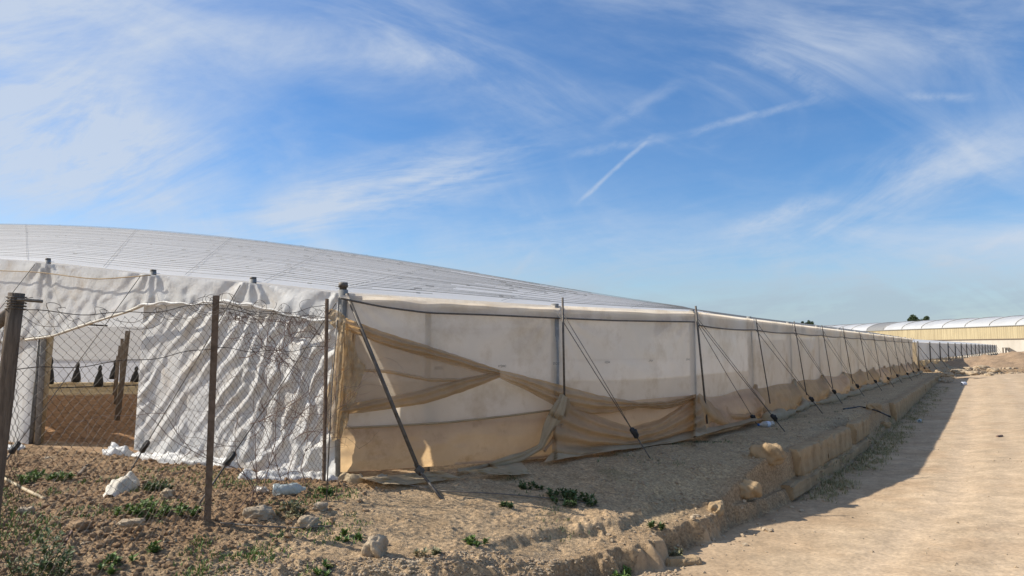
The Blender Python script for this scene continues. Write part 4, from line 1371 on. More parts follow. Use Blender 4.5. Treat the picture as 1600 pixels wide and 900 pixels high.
# white sack tied over an anchor, sacks far off
def sack(pts_px, w, hgt, label, n=40, m=20, seed=2.0, name='white_sack', mat=None, cat='sack'):
    c = [foot_at(*p) for p in pts_px]; base = c[0]
    cc = resample([p[:3] for p in c], n)
    V = np.zeros((n, m, 3))
    for i in range(n):
        t = cc[min(i + 1, n - 1)] - cc[max(i - 1, 0)]; t = t[:2] / (np.linalg.norm(t[:2]) + 1e-9); nn = np.array([-t[1], t[0]])
        s = i / (n - 1); e = math.sin(math.pi * min(1, 0.06 + s * 0.97)) ** 0.6
        for j in range(m):
            a = math.pi * j / (m - 1)
            r = 1 + 0.35 * fbm(i * 0.10 + seed, a * 1.0, 2) + 0.07 * math.cos(6 * a + i * 0.12)
            x = cc[i, :2] + nn * math.cos(a) * w * r * e
            V[i, j] = (x[0] - base[0], x[1] - base[1], cc[i, 2] - base[2] + math.sin(a) * hgt * r * e * (0.5 + s) - 0.01)
    o = link(name, np_mesh(name, V.reshape(-1, 3), grid_faces(n, m), True), mat or M['sack'], None, loc=base)
    tag(o, label, cat)


sack([(170, 776), (185, 770), (200, 764), (218, 758)], 0.13, 0.17, 'crumpled white sack tied round the foot of an anchor rod')
sack([(1562, 566), (1572, 566), (1582, 567)], 0.7, 0.55, 'pale sack of rubbish dumped at the far end of the long skirt', 24, 14, 7.0)

# sticks and hoses
def stick(px_pts, r, mat, label, name, cat, lift=0.012):
    pts = []
    for p in resample(px_pts, max(len(px_pts) * 6, 10)):
        g = foot_at(p[0], p[1]); pts.append(g + np.array([0, 0, lift]))
    base = pts[0].copy(); mb = MB(); mb.tube([p - base for p in pts], r, 7)
    o = mb.build(name, mat, None, True, loc=base); tag(o, label, cat); return o


stick([(2, 748), (35, 766), (70, 783)], 0.018, M['tanwood'], 'pale straight stick lying on the soil by the left fence post', 'stick', 'stick', 0.02)
stick([(123, 745), (136, 730)], 0.022, M['wood'], 'short thick stick lying on bare soil below the doorway', 'stick', 'stick', 0.02)
stick([(98, 858), (112, 832)], 0.009, M['twig'], 'thin bent twig on the soil near the bottom left bush', 'stick', 'stick', 0.012)
stick([(600, 752), (690, 769), (780, 773), (880, 782), (935, 792)], 0.007, M['hose'], 'thin tan hose lying along the ground before the net skirt', 'hose', 'hose')
stick([(344, 819), (400, 824), (465, 827), (520, 824)], 0.008, M['hose'], 'dark thin cord trailing from the fence post across the sand', 'cord', 'cord')
stick([(1318, 640), (1345, 636), (1372, 643), (1391, 652)], 0.02, M['black'], 'black pipe curving over the terrace gravel to the broken block', 'pipe', 'pipe')
stick([(1558, 683), (1566, 682)], 0.03, M['twig'], 'small dark twig lying alone on the sunlit road', 'twig', 'stick')

# ------------------------------------------------------------------ weeds
def weed(px, py, wid, hgt, n, mat, label, tall=False, seed=0, leafL=0.05, leafW=0.014):
    rs = np.random.RandomState(seed + 100)
    g = foot_at(px, py)
    t = empty('weed', g, label, 'weed', 'weeds on the terrace')
    V = []; Fs = []
    def leaf(p, d, L, W):
        d = d / (np.linalg.norm(d) + 1e-9)
        s = np.cross(d, [0, 0, 1.0]); s = s / (np.linalg.norm(s) + 1e-9)
        up = np.cross(s, d)
        b = len(V)
        for q in (p, p + d * L * 0.45 + s * W + up * L * 0.05, p + d * L - up * L * 0.1, p + d * L * 0.45 - s * W + up * L * 0.05): V.append(tuple(q))
        Fs.append((b, b + 1, b + 2, b + 3))
    mb = MB()
    ns = max(3, n // 22)
    for k in range(ns):
        a = rs.rand() * 6.28; rr = wid / 2 * math.sqrt(rs.rand())
        bx, by = rr * math.cos(a), rr * math.sin(a) * (0.9)
        z0 = hz(g[0] + bx, g[1] + by) - g[2]
        p = np.array([bx, by, z0]); h = hgt * rs.uniform(0.45, 1.1) * (1 - 0.55 * (rr / (wid / 2)) ** 2)
        ln = np.array([rs.normal(0, 0.35), rs.normal(0, 0.35), 1.0]) * h
        mid = p + ln * 0.5 + rs.normal(0, 0.1 * h, 3); tp = p + ln
        mb.tube([p - np.array([0, 0, 0.02]), mid, tp], [0.004, 0.003, 0.0015] if tall else [0.0025, 0.002, 0.001], 4)
        for q in range(22):
            s = rs.rand() ** 0.8
            c = (p * (1 - s) + mid * s) if rs.rand() < 0.5 else (mid * (1 - s) + tp * s)
            dd = rs.normal(0, 1, 3); dd[2] = abs(dd[2]) * 0.7 + 0.1
            leaf(c, dd, leafL * rs.uniform(0.5, 1.3), leafW * rs.uniform(0.6, 1.3))
    o = link('leaves', np_mesh('leaves', V, Fs, False), mat); o.parent = t; o.location = (0, 0, 0)
    s = mb.build('stems', M['stalk']); s.parent = t; s.location = (0, 0, 0)
    return t


weeds = [(50, 752, 0.36, 0.13, 420, 'leaf', 'bright green low weed nearest the left fence post, wider of two', 0),
         (98, 752, 0.22, 0.10, 240, 'leaf', 'small bright green weed right of the wider one by the left fence post', 0),
         (245, 768, 0.30, 0.11, 420, 'leafdk', 'dark green leafy weed spreading beside the white sack', 0),
         (222, 803, 0.50, 0.11, 620, 'leaf', 'broad patch of yellow green weed before the white sack', 0),
         (285, 800, 0.30, 0.08, 240, 'leaf', 'sparse weed just left of the middle fence post', 0),
         (175, 862, 0.30, 0.06, 240, 'leaf', 'flat green weed low on the soil left of bottom centre', 0),
         (235, 858, 0.10, 0.07, 90, 'leaf', 'tiny upright weed right of the flat green one', 0),
         (62, 905, 0.42, 0.42, 520, 'leafdk', 'tall branching bush of dark weed in the bottom left corner', 1),
         (452, 800, 0.28, 0.11, 300, 'dry', 'yellowish dry weed between the pale wedge stone and the grey stone', 0),
         (505, 772, 0.15, 0.07, 140, 'leaf', 'small green weed at the foot of the corner cord', 0),
         (895, 783, 0.62, 0.12, 760, 'leafdk', 'large dark green grass clump at the edge of the shadow', 0),
         (830, 764, 0.26, 0.06, 200, 'leafdk', 'small dark weed left of the large shaded clump', 0),
         (1024, 767, 0.16, 0.07, 140, 'leafdk', 'dark weed on the gravel edge right of the large clump', 0),
         (975, 822, 0.16, 0.07, 130, 'leaf', 'small sunlit weed below the end of the shadow', 0),
         (745, 850, 0.20, 0.06, 140, 'leaf', 'thin green weed on sand under the gravel ridge', 0),
         (668, 866, 0.22, 0.07, 160, 'dry', 'straggly dry weed right of the brown rock', 0),
         (543, 840, 0.22, 0.05, 150, 'leaf', 'low green weed in the shade of the gravel ridge', 0),
         (795, 793, 0.2, 0.04, 110, 'leafdk', 'faint weed patch on the sand by the long hose', 0),
         (968, 846, 0.14, 0.05, 100, 'leaf', 'green tuft on the crumbling bank above the road', 0),
         (505, 893, 0.16, 0.05, 100, 'leaf', 'little green sprout at the bottom edge of the sand', 0),
         (1058, 868, 0.12, 0.06, 100, 'dry', 'dry tuft at the foot of the low broken kerb stone', 0)]
for k, (px, py, w, h, n, mt, lb, tall) in enumerate(weeds):
    weed(px, py, w, h, n, M[mt], lb, tall, k * 13)


# ------------------------------------------------------------------ loose stuff: pebbles, clods, ground grass
def scatter(name, pts, sizes, mat, label_kind='stuff', seed=1):
    rs = np.random.RandomState(seed)
    bm = bmesh.new(); bmesh.ops.create_icosphere(bm, subdivisions=1, radius=1)
    base = np.array([v.co[:] for v in bm.verts]); fc = np.array([[v.index for v in f.verts] for f in bm.faces]); bm.free()
    n = len(pts); nv = len(base)
    V = np.repeat(base[None], n, 0)
    V = V * (1 + rs.uniform(-0.32, 0.32, (n, nv, 1)))
    V = V * rs.uniform(0.6, 1.3, (n, 1, 3)) * np.array([1, 1, 0.7])
    a = rs.uniform(0, 6.28, n); ca, sa = np.cos(a)[:, None], np.sin(a)[:, None]
    X = V[:, :, 0] * ca - V[:, :, 1] * sa; Y = V[:, :, 0] * sa + V[:, :, 1] * ca
    V = np.stack([X, Y, V[:, :, 2]], -1) * sizes[:, None, None] + pts[:, None, :]
    Fq = (fc[None] + (np.arange(n) * nv)[:, None, None]).reshape(-1, 3)
    o = link(name, np_mesh(name, V.reshape(-1, 3), Fq, False), mat); o['kind'] = 'stuff'
    return o


def spots(n, fn, y0, y1, u0, u1, seed):
    rs = np.random.RandomState(seed)
    y = np.exp(rs.uniform(math.log(y0), math.log(y1), n)); x = rs.uniform(u0, u1, n) * y
    p = fn(x, y); keep = rs.rand(n) < p
    x, y = x[keep], y[keep]
    return np.stack([x, y, height(x, y)], 1)


def p_gravel(x, y):
    d = bank_d(x, y); ins = inside_house(x, y); n = fbm(x * 1.2, y * 1.2, 3)
    return (d > 0.25) * (ins > 0.55) * ss((x - 0.8 + 0.8 * n) / 0.8) * np.clip(0.45 + n * 1.2, 0.05, 1)


def p_sand(x, y):
    d = bank_d(x, y); ins = inside_house(x, y); n = fbm(x * 0.9 + 3, y * 0.9, 3)
    return (d > -0.1) * (ins > 0.3) * np.clip(0.22 + 1.1 * n, 0.03, 1)


def p_soil(x, y):
    d = bank_d(x, y); ins = inside_house(x, y)
    return (d > 0.2) * (ins > 0.15) * ss((-1.6 - x + (y - 6.3) * 0.3) / 0.8) * (y > 5.3)


def p_foot(x, y):
    d = bank_d(x, y); n = fbm(x * 1.4, y * 1.4, 3)
    return (np.abs(d + 0.12) < 0.28) * np.clip(0.35 + n, 0, 1)


def p_road(x, y):
    d = bank_d(x, y); n = fbm(x * 0.6 + 9, y * 0.6, 3)
    return (d < -0.1) * np.clip(0.10 + 0.6 * n + 0.5 * ss((d + 1.4) / 1.2), 0.02, 1)


rs = np.random.RandomState(3)
for nm, fn, n, y0, y1, u0, u1, smin, smax, mt, sd in (
        ('gravel', p_gravel, 26000, 6.8, 22, 0.05, 0.62, 0.007, 0.024, 'pebble', 21),
        ('gravel', p_sand, 14000, 4.0, 9, -0.75, 0.45, 0.005, 0.022, 'pebble', 22),
        ('soil_clods', p_soil, 9000, 5.0, 10.5, -0.85, -0.15, 0.008, 0.035, 'clod', 23),
        ('road_stones', p_road, 5000, 4.5, 40, 0.0, 0.85, 0.004, 0.022, 'stone', 25),
        ('fallen_rubble', p_foot, 9000, 5.0, 40, 0.0, 0.7, 0.010, 0.045, 'stone', 24)):
    P = spots(n, fn, y0, y1, u0, u1, sd)
    sz = smin + (smax - smin) * rs.rand(len(P)) ** 3.2
    P[:, 2] += sz * 0.2
    scatter(nm, P, sz, M[mt], seed=sd)
# pebbles of the low ridge
def p_ridge(x, y):
    r = np.abs(y - (6.2 + 0.33 * x)); return (r < 0.28) * (x > -2.4) * (x < 1.6)


P = spots(24000, p_ridge, 5.0, 7.2, -0.5, 0.35, 31); sz = 0.004 + 0.016 * rs.rand(len(P)) ** 2.5; P[:, 2] += sz * 0.2
scatter('gravel', P, sz, M['pebble'], seed=31)


def grass(name, P, mat, h0, h1, per=7, seed=5, wdt=0.006):
    rs = np.random.RandomState(seed); n = len(P) * per
    base = np.repeat(P, per, 0) + np.concatenate([rs.normal(0, 0.035, (n, 2)), np.zeros((n, 1))], 1)
    a = rs.uniform(0, 6.28, n); h = rs.uniform(h0, h1, n); ln = rs.uniform(0.2, 1.0, n)
    dx, dy = np.cos(a), np.sin(a)
    s = np.stack([-dy, dx, np.zeros(n)], 1) * wdt
    t = base + np.stack([dx * h * ln, dy * h * ln, h], 1)
    m = base + np.stack([dx * h * ln * 0.3, dy * h * ln * 0.3, h * 0.6], 1)
    V = np.stack([base - s, base + s, m + s * 0.8, m - s * 0.8, t], 1).reshape(-1, 3)
    i = np.arange(n) * 5
    F4 = np.stack([i, i + 1, i + 2, i + 3], 1); F3 = np.stack([i + 3, i + 2, i + 4, i + 4], 1)
    me = bpy.data.meshes.new(name)
    me.from_pydata(V.tolist(), [], F4.tolist() + F3[:, :3].tolist()); me.update()
    o = link(name, me, mat); o['kind'] = 'stuff'
    return o


def p_bankgrass(x, y):
    d = bank_d(x, y); n = fbm(x * 0.9 + 2, y * 0.9, 3)
    return ((d < 0.10) & (d > -0.42 - 0.012 * y)) * ss((y - 9.8) / 1.2) * (y < 36) * np.clip(0.55 + 1.2 * n, 0, 1) * ss((d + 0.45 + 0.012 * y) / 0.35)


grass('bank_grass', spots(22000, p_bankgrass, 9, 36, 0.3, 0.68, 41), M['dry'], 0.015, 0.075, 6, 41, 0.006)
def p_terrgrass(x, y):
    d = bank_d(x, y); ins = inside_house(x, y); n = fbm(x * 1.1 + 12, y * 1.1, 3)
    return (d > 0.5) * (ins > 0.5) * ss((n - 0.18) / 0.2) * ss((x + 0.4) / 0.6) * 0.5


grass('ground_grass', spots(5000, p_terrgrass, 6.6, 24, -0.05, 0.6, 43), M['leafdk'], 0.015, 0.05, 6, 43, 0.004)
def p_soilgrass(x, y):
    d = bank_d(x, y); ins = inside_house(x, y); n = fbm(x * 1.3 + 22, y * 1.3, 3)
    return (d > 0.3) * (ins > 0.6) * ss((n - 0.02) / 0.25) * ss((-1.2 - x) / 0.6) * 0.8


grass('ground_grass', spots(7000, p_soilgrass, 4.6, 9, -0.8, -0.1, 44), M['leaf'], 0.012, 0.05, 5, 44, 0.005)

# ------------------------------------------------------------------ the second long greenhouse behind
CD0 = gp(1434, 581)[:2]; CD1 = np.array([104.0, 150.0])
cdir = (CD1 - CD0) / np.linalg.norm(CD1 - CD0); cn = np.array([cdir[1], -cdir[0]])
GC = empty('long_greenhouse', (CD0[0], CD0[1], 0), 'distant low plastic greenhouse beyond the near one, with dark gaps above its skirt', 'greenhouse')
LC = np.linalg.norm(CD1 - CD0)
nP = 17; HC0, HC1 = 1.98, 2.0
def cz_(t): return 0.0 + 0.3 * t
for i in range(nP):
    t = i / (nP - 1); p = CD0 + cdir * LC * t * 0.8 + cn * 0.08
    z0 = cz_(t); mb = MB(); mb.tube([(p[0], p[1], z0 - 0.1), (p[0], p[1], z0 + HC0 + 0.08)], 0.045, 8); mb.build('post', M['dark_steel'], GC, True)
    q = p + cn * 0.9 + cdir * 2.2
    mb = MB(); mb.tube([(p[0], p[1], z0 + 1.8), (q[0], q[1], z0)], 0.02, 5); mb.build('guy_cable', M['dark_steel'], GC)
    if i < nP - 1:
        p2 = CD0 + cdir * LC * (i + 1) / (nP - 1) * 0.8
        a2 = CD0 + cdir * LC * t * 0.8
        nu = 12
        for nm, zt, zb, o0, o1, mt in (('side_sheet', HC0, 0.75, 0.0, 0.0, 'farfilm'), ('net_skirt', 0.46, 0.02, 0.1, 0.8, 'netpale')):
            V = np.zeros((6, nu, 3))
            for j in range(6):
                for k in range(nu):
                    u = k / (nu - 1); v = j / 5; s = a2 + (p2 - a2) * u + cn * (o0 + (o1 - o0) * v + (0.22 * math.sin(math.pi * v) * math.cos(u * 6.28 + 1) if nm == 'net_skirt' else 0))
                    V[j, k] = (s[0], s[1], z0 + zt * (1 - v) + zb * v + (0.12 * math.cos(u * 6.28) * (1 - v) if nm == 'net_skirt' else 0))
            link(nm, np_mesh(nm, V.reshape(-1, 3), grid_faces(6, nu), True), M[mt], GC)
        # strips that hang in the gap above the skirt
        if i % 1 == 0:
            for u in (0.15, 0.62):
                s = a2 + (p2 - a2) * u; s2 = a2 + (p2 - a2) * (u + 0.28)
                mb = MB(); mb.quad((s[0], s[1], z0 + 0.3), (s2[0], s2[1], z0 + 0.3), (s2[0], s2[1], z0 + 0.8), (s[0], s[1], z0 + 0.8)); mb.build('gap_strip', M['netpale'] if random.random() < 0.6 else M['rag'], GC)
V = np.zeros((8, 20, 3))
for j in range(8):
    for i in range(20):
        t = i / 19; v = j / 7; s = CD0 + cdir * LC * 0.8 * t - cn * 16 * v
        V[j, i] = (s[0], s[1], cz_(t) + HC0 + 0.85 * math.sin(v * math.pi * 0.75) * (0.35 + 0.65 * min(1, t * 3)))
link('roof', np_mesh('roof', V.reshape(-1, 3), grid_faces(8, 20), True), M['roof'], GC)
mb = MB()
ppp = []
for q in range(60):
    t = q / 59; s = CD0 + cdir * LC * 0.72 * t + cn * (1.1 + 0.2 * math.sin(q * 0.7)); ppp.append((s[0], s[1], hz(s[0], s[1]) + 0.06))
mb.tube(ppp, 0.11, 8); mb.build('ground_roll', M['netpale'], GC, True)
plain_wall('end_sheet', [CD0, CD0 - cn * 8, CD0 - cn * 16], 0, [HC0, HC0 + 0.3, HC0], M['netpale'], GC)
# dark inside wall so that the gap shows the unlit interior
plain_wall('inner_sheet', [CD0 - cn * 15, CD0 + cdir * LC * 0.8 - cn * 15], 0, HC0, M['paleWall'], GC)

# ------------------------------------------------------------------ the arched greenhouse on the right
T0 = np.array([800 / F * 70.0 + 0.213 * 22, 48.0]); 
TS = 2.2
def tl(y): return np.array([50.9 * TS - 0.213 * (y - 70.0 * TS), y])
GT = empty('arched_greenhouse', (*tl(60 * TS), 0), 'tall arched white greenhouse with a yellowed side wall on the right', 'greenhouse')
tn = np.array([0.978, 0.208])
ys = [float(v) for v in np.arange(50, 122, 3.0) * TS]
EA, CR, WB = 1.5 + 2.4 * TS, 1.5 + 3.56 * TS, 1.5 + 1.07 * TS
def arch(y, v, lift=0.0):
    b = tl(y); a = v * math.pi / 2
    q = b + tn * (10.0 * (1 - math.cos(a)))
    return (q[0], q[1], EA + (CR - EA + lift) * math.sin(a))


for i in range(len(ys) - 1):
    y0, y1 = ys[i], ys[i + 1]
    px_mid = 800 + F * tl((y0 + y1) / 2)[0] / ((y0 + y1) / 2)
    nu, nv = 7, 14
    V = np.zeros((nv, nu, 3))
    for j in range(nv):
        for k in range(nu):
            u = k / (nu - 1); v = 2 * j / (nv - 1)
            V[j, k] = np.array(arch(y0 + (y1 - y0) * u, v)) + np.array([0, 0, -0.06 * math.sin(math.pi * u)])
    dark = 1352 < px_mid < 1386
    link('roof_panel', np_mesh('roof_panel', V.reshape(-1, 3), grid_faces(nv, nu), True), M['tunneldark'] if dark else M['tunnel'], GT)
    mb = MB(); mb.tube([np.array(arch(y0, v, 0.03)) + np.array([-0.03, 0, 0.02]) for v in np.linspace(0, 2, 18)], 0.09, 6); mb.build('rib', M['paleWall'], GT, True)
    # corrugated yellowed wall bay
    nu = 25; V = np.zeros((2, nu, 3))
    for j in range(2):
        for k in range(nu):
            u = k / (nu - 1); b = tl(y0 + (y1 - y0) * u) - tn * (0.05 + 0.08 * (k % 2))
            V[j, k] = (b[0], b[1], EA - 0.08 if j else WB + 0.05)
    link('wall_panel', np_mesh('wall_panel', V.reshape(-1, 3), grid_faces(2, nu), False), M['yellow'], GT)
    V = np.zeros((2, 3, 3))
    for j in range(2):
        for k in range(3):
            b = tl(y0 + (y1 - y0) * k / 2); V[j, k] = (b[0], b[1], WB if j else -0.3)
    link('lower_wall', np_mesh('lower_wall', V.reshape(-1, 3), grid_faces(2, 3), False), M['paleWall'], GT)
mb = MB(); mb.tube([(*(tl(50 * TS) - tn * 0.12), EA - 0.02), (*(tl(121 * TS) - tn * 0.12), EA - 0.02)], 0.14, 6); mb.build('gutter', M['steel'], GT)
mb = MB(); mb.tube([(*(tl(50 * TS) - tn * 0.14), WB), (*(tl(121 * TS) - tn * 0.14), WB)], 0.10, 6); mb.build('rail', M['wood'], GT)

# rubble and sheds at the far bend
mnd = np.zeros((60, 60, 3))
mc = at(1625, 556, 58.0)
for j in range(60):
    for i in range(60):
        u, v = i / 59 - 0.5, j / 59 - 0.5
        x, y = mc[0] + u * 20, mc[1] + v * 8
        r = math.hypot(u * 2, v * 2)
        h = 1.5 * max(0, 1 - r) ** 0.8
        mnd[j, i] = (x, y, hz(x, y) - 0.05 + h * (1 + 0.35 * nz_(x * 0.7, y * 0.7)) + 0.12 * nz_(x * 2, y * 2) * min(1, h * 4))
mnc = np.tile([0.36, 0.25, 0.16], (3600, 1)) * (1 + 0.2 * RS.rand(3600, 1))
o = link('earth_mound', np_mesh('earth_mound', mnd.reshape(-1, 3), grid_faces(60, 60), True, mnc), M['dirt']); o['kind'] = 'structure'
rub = [(1480, 588, 0.7, .3), (1499, 583, 0.9, .35), (1520, 585, 0.8, .3), (1535, 577, 1.0, .4), (1552, 580, .8, .3), (1568, 575, 1.0, .4), (1585, 573, .9, .35), (1597, 570, 1.0, .5), (1512, 578, .6, .3), (1575, 583, .6, .25), (1545, 587, .5, .2), (1590, 580, .6, .25)]
rw = ['leftmost orange rubble lump by the shaded road end', 'orange rubble lump just right of the leftmost one', 'orange rubble lump nearest the road among the left group', 'broad orange rubble lump in the middle of the heap',
      'low orange lump right of the broad middle one', 'orange rubble lump below the pale sack', 'orange rubble lump right of the pale sack', 'large rubble lump at the right frame edge',
      'small orange lump behind the left group by the skirt', 'small orange lump in front of the heap near the road', 'smallest orange lump lying closest to the road', 'small orange lump near the right frame edge']
for k, (px, py, w, h) in enumerate(rub):
    rock(px, py, w, h, M['stone'], rw[k], 20 + k * 1.7, 0.8, 'rubble', 'rubble at the bend of the road', 0.2)


def p_rub(x, y): return ((bank_d(x, y) > -0.6) & (inside_house(x, y) > 1.0)).astype(float) * ((x / y > 0.6))


P = spots(5000, p_rub, 40, 66, 0.6, 0.80, 51); sz = 0.04 + 0.16 * rs.rand(len(P)) ** 3; P[:, 2] += sz * 0.2
scatter('broken_rubble', P, sz, M['stone'], seed=51)
# dark lean-to frame with net beside the mound
SH = empty('net_shelter', (*at(1572, 560, 66)[:2], 0), 'small dark net shelter with leaning side at the far end of the skirts', 'shelter')
for px in (1568, 1572.5, 1577.5):
    b = at(px, 560, 66.0); MB().tube([(b[0], b[1], 0), (b[0], b[1], at(px, 543, 66.0)[2])], 0.06, 6).build('post', M['wood'], SH)
a0, a1, a2_ = at(1577, 543, 66.0), at(1597, 554, 63.0), at(1577, 560, 66.0)
mb = MB(); mb.v = [tuple(a0), tuple(a1), (a1[0], a1[1], a1[2] - 0.3), tuple(a2_), (a0[0] + 0.3, a0[1] + 1.2, a0[2]), (a1[0] + .3, a1[1] + 1.2, a1[2] - 0.3)]
mb.f = [(0, 3, 2, 1), (0, 1, 5, 4)]; mb.build('net_side', M['dark_steel'], SH)


# ------------------------------------------------------------------ far trees above the roofs
def tree(px0, px1, ytop, ybase, depth, label, seed, nl=4200):
    rs = np.random.RandomState(seed)
    c = at((px0 + px1) / 2, ytop, depth); W = (px1 - px0) / F * depth; H = c[2]
    t = empty('tree', (c[0], c[1], -0.5), label, 'tree', 'far trees above the greenhouse roofs')
    mb = MB(); top = H * 0.72 + 0.5
    mb.tube([(0, 0, 0), (0.1, 0, top * 0.5), (0, 0, top)], [0.28, 0.2, 0.1], 8)
    for k in range(6):
        a = k * 1.05 + rs.rand(); mb.tube([(0, 0, top * 0.55), (W * 0.2 * math.cos(a), W * 0.2 * math.sin(a), top * 0.85), (W * 0.36 * math.cos(a), W * 0.36 * math.sin(a), top * 1.02)], [0.12, 0.08, 0.03], 6)
    o = mb.build('trunk', M['bark']); o.parent = t; o.location = (0, 0, 0)
    V = []; Fs = []
    cl = []
    for k in range(26):
        a = rs.rand() * 6.28; r = W * 0.42 * math.sqrt(rs.rand()); hh = 1 - (r / (W * 0.5)) ** 2
        cl.append((r * math.cos(a), r * math.sin(a), H + 0.5 - 0.6 - rs.rand() * H * 0.30 - (1 - hh) * H * 0.06, W * rs.uniform(0.08, 0.15)))
    for k in range(nl):
        x, y, z, r = cl[rs.randint(len(cl))]
        d = rs.normal(0, 1, 3); d /= np.linalg.norm(d); p = np.array([x, y, z]) + d * r * rs.rand() ** 0.4
        L = rs.uniform(0.14, 0.36); a = rs.normal(0, 1, 3); a /= np.linalg.norm(a); b = np.cross(a, rs.normal(0, 1, 3)); b /= np.linalg.norm(b)
        n = len(V); V += [tuple(p - a * L), tuple(p + b * L * 0.5), tuple(p + a * L), tuple(p - b * L * 0.5)]; Fs.append((n, n + 1, n + 2, n + 3))
    o = link('crown', np_mesh('crown', V, Fs, False), M['tree']); o.parent = t; o.location = (0, 0, 0)


tree(1250, 1275, 499, 510, 280, 'small dark tree top showing over the near greenhouse roof', 4)
tree(1415, 1454, 491, 502, 290, 'wider dark tree top showing over the arched white roof', 9, 6500)

# ------------------------------------------------------------------ sun, sky, camera
SUN_AZ = (-0.98, 0.199); SUN_EL = R(38)
sd = Vector((SUN_AZ[0] * math.cos(SUN_EL), SUN_AZ[1] * math.cos(SUN_EL), math.sin(SUN_EL))).normalized()
L = bpy.data.lights.new('sun', 'SUN'); L.energy = 5.0; L.angle = R(0.53); L.color = (1.0, 0.93, 0.82)
lo = bpy.data.objects.new('sun', L); COL.objects.link(lo)
lo.rotation_euler = (-sd).to_track_quat('-Z', 'Y').to_euler(); lo.location = (-30, 10, 40)

W = bpy.data.worlds.new('World'); scene.world = W; W.use_nodes = True
nt = W.node_tree; nt.nodes.clear()
sky = N(nt, 'ShaderNodeTexSky', sky_type='NISHITA')
sky.sun_disc = False; sky.sun_elevation = SUN_EL; sky.sun_rotation = math.atan2(SUN_AZ[0], SUN_AZ[1]) % (2 * math.pi)
sky.air_density = 1.0; sky.dust_density = 0.25; sky.ozone_density = 2.5; sky.altitude = 50


class G:
    """tiny expression builder for math nodes"""
    def __init__(s, sock): s.s = sock

    @staticmethod
    def op(o, a, b=None, c=None):
        n = nt.nodes.new('ShaderNodeMath'); n.operation = o
        for i, x in enumerate((a, b, c)):
            if x is None: continue
            if isinstance(x, G): nt.links.new(x.s, n.inputs[i])
            else: n.inputs[i].default_value = float(x)
        return G(n.outputs[0])
    def __add__(s, o): return G.op('ADD', s, o)
    def __radd__(s, o): return G.op('ADD', o, s)
    def __sub__(s, o): return G.op('SUBTRACT', s, o)
    def __rsub__(s, o): return G.op('SUBTRACT', o, s)
    def __mul__(s, o): return G.op('MULTIPLY', s, o)
    def __rmul__(s, o): return G.op('MULTIPLY', o, s)
    def __truediv__(s, o): return G.op('DIVIDE', s, o)


def mr(x, a, b, c=0.0, d=1.0, smooth=True):
    n = nt.nodes.new('ShaderNodeMapRange'); n.interpolation_type = 'SMOOTHSTEP' if smooth else 'LINEAR'
    nt.links.new(x.s, n.inputs[0])
    for i, v in enumerate((a, b, c, d)): n.inputs[i + 1].default_value = v
    return G(n.outputs[0])


tc = N(nt, 'ShaderNodeTexCoord')
def dotv(v):
    n = nt.nodes.new('ShaderNodeVectorMath'); n.operation = 'DOT_PRODUCT'
    nt.links.new(tc.outputs['Generated'], n.inputs[0]); n.inputs[1].default_value = v
    return G(n.outputs['Value'])


# sky directions measured from north (the +Y heading) tilted up a little
fwd = G.op('MAXIMUM', dotv((0, CP, SP)), 0.05)
A = dotv((1, 0, 0)) / fwd            # to the right
B = dotv((0, -SP, CP)) / fwd         # upwards
def PX(px): return (px - 800) / F
def PY(py): return (450 - py) / F


def combine(x, y, z=0.0):
    n = nt.nodes.new('ShaderNodeCombineXYZ')
    for i, v in enumerate((x, y, z)):
        if isinstance(v, G): nt.links.new(v.s, n.inputs[i])
        else: n.inputs[i].default_value = v
    return n.outputs[0]


def noise(vec, scale, detail=6, rough=0.55, dist=0.0):
    n = nt.nodes.new('ShaderNodeTexNoise'); n.inputs['Scale'].default_value = scale; n.inputs['Detail'].default_value = detail
    n.inputs['Roughness'].default_value = rough; n.inputs['Distortion'].default_value = dist
    nt.links.new(vec, n.inputs['Vector']); return G(n.outputs[0])


def rot(a):
    c, s = math.cos(a), math.sin(a)
    return A * c + B * s, B * c - A * s


r1 = rot(R(24)); r2 = rot(R(-18)); r3 = rot(R(8))
nA = noise(combine(r1[0] * 1.0, r1[1] * 3.2, 1.3), 3.2, 9, 0.62, 0.5)
nB = noise(combine(r2[0] * 1.0, r2[1] * 2.6, 4.1), 2.6, 9, 0.6, 0.7)
nC = noise(combine(r3[0] * 0.8, r3[1] * 5.0, 7.7), 5.0, 8, 0.65, 0.4)
big = noise(combine(A, B, 2.2), 1.5, 3, 0.5, 0.3)
fine = noise(combine(r1[0], r1[1] * 2.0, 9.0), 22.0, 6, 0.7, 0.3)
wob = noise(combine(A, B, 5.5), 9.0, 5, 0.6)


def blob(px, py, rx, ry, ang=0.0):
    c, s = math.cos(ang), math.sin(ang)
    dx = A - PX(px); dy = B - PY(py)
    u = (dx * c + dy * s) / (rx / F); v = (dy * c - dx * s) / (ry / F)
    r = G.op('SQRT', u * u + v * v) + (big - 0.5) * 1.1
    return mr(r, 1.0, 0.0)


def seg(p0, p1, w, soft=0.35):
    a = np.array([PX(p0[0]), PY(p0[1])]); b = np.array([PX(p1[0]), PY(p1[1])])
    L = np.linalg.norm(b - a); t = (b - a) / L
    wa = (wob - 0.5) * (w * 2.6 / F)
    dx = A - float(a[0]); dy = B - float(a[1])
    u = dx * float(t[0]) + dy * float(t[1]); v = dy * float(t[0]) - dx * float(t[1]) + wa
    m = mr(G.op('ABSOLUTE', v), w / F, 0.0)
    return m * mr(u, 0.0, L * 0.25) * mr(u, L, L * 0.7)


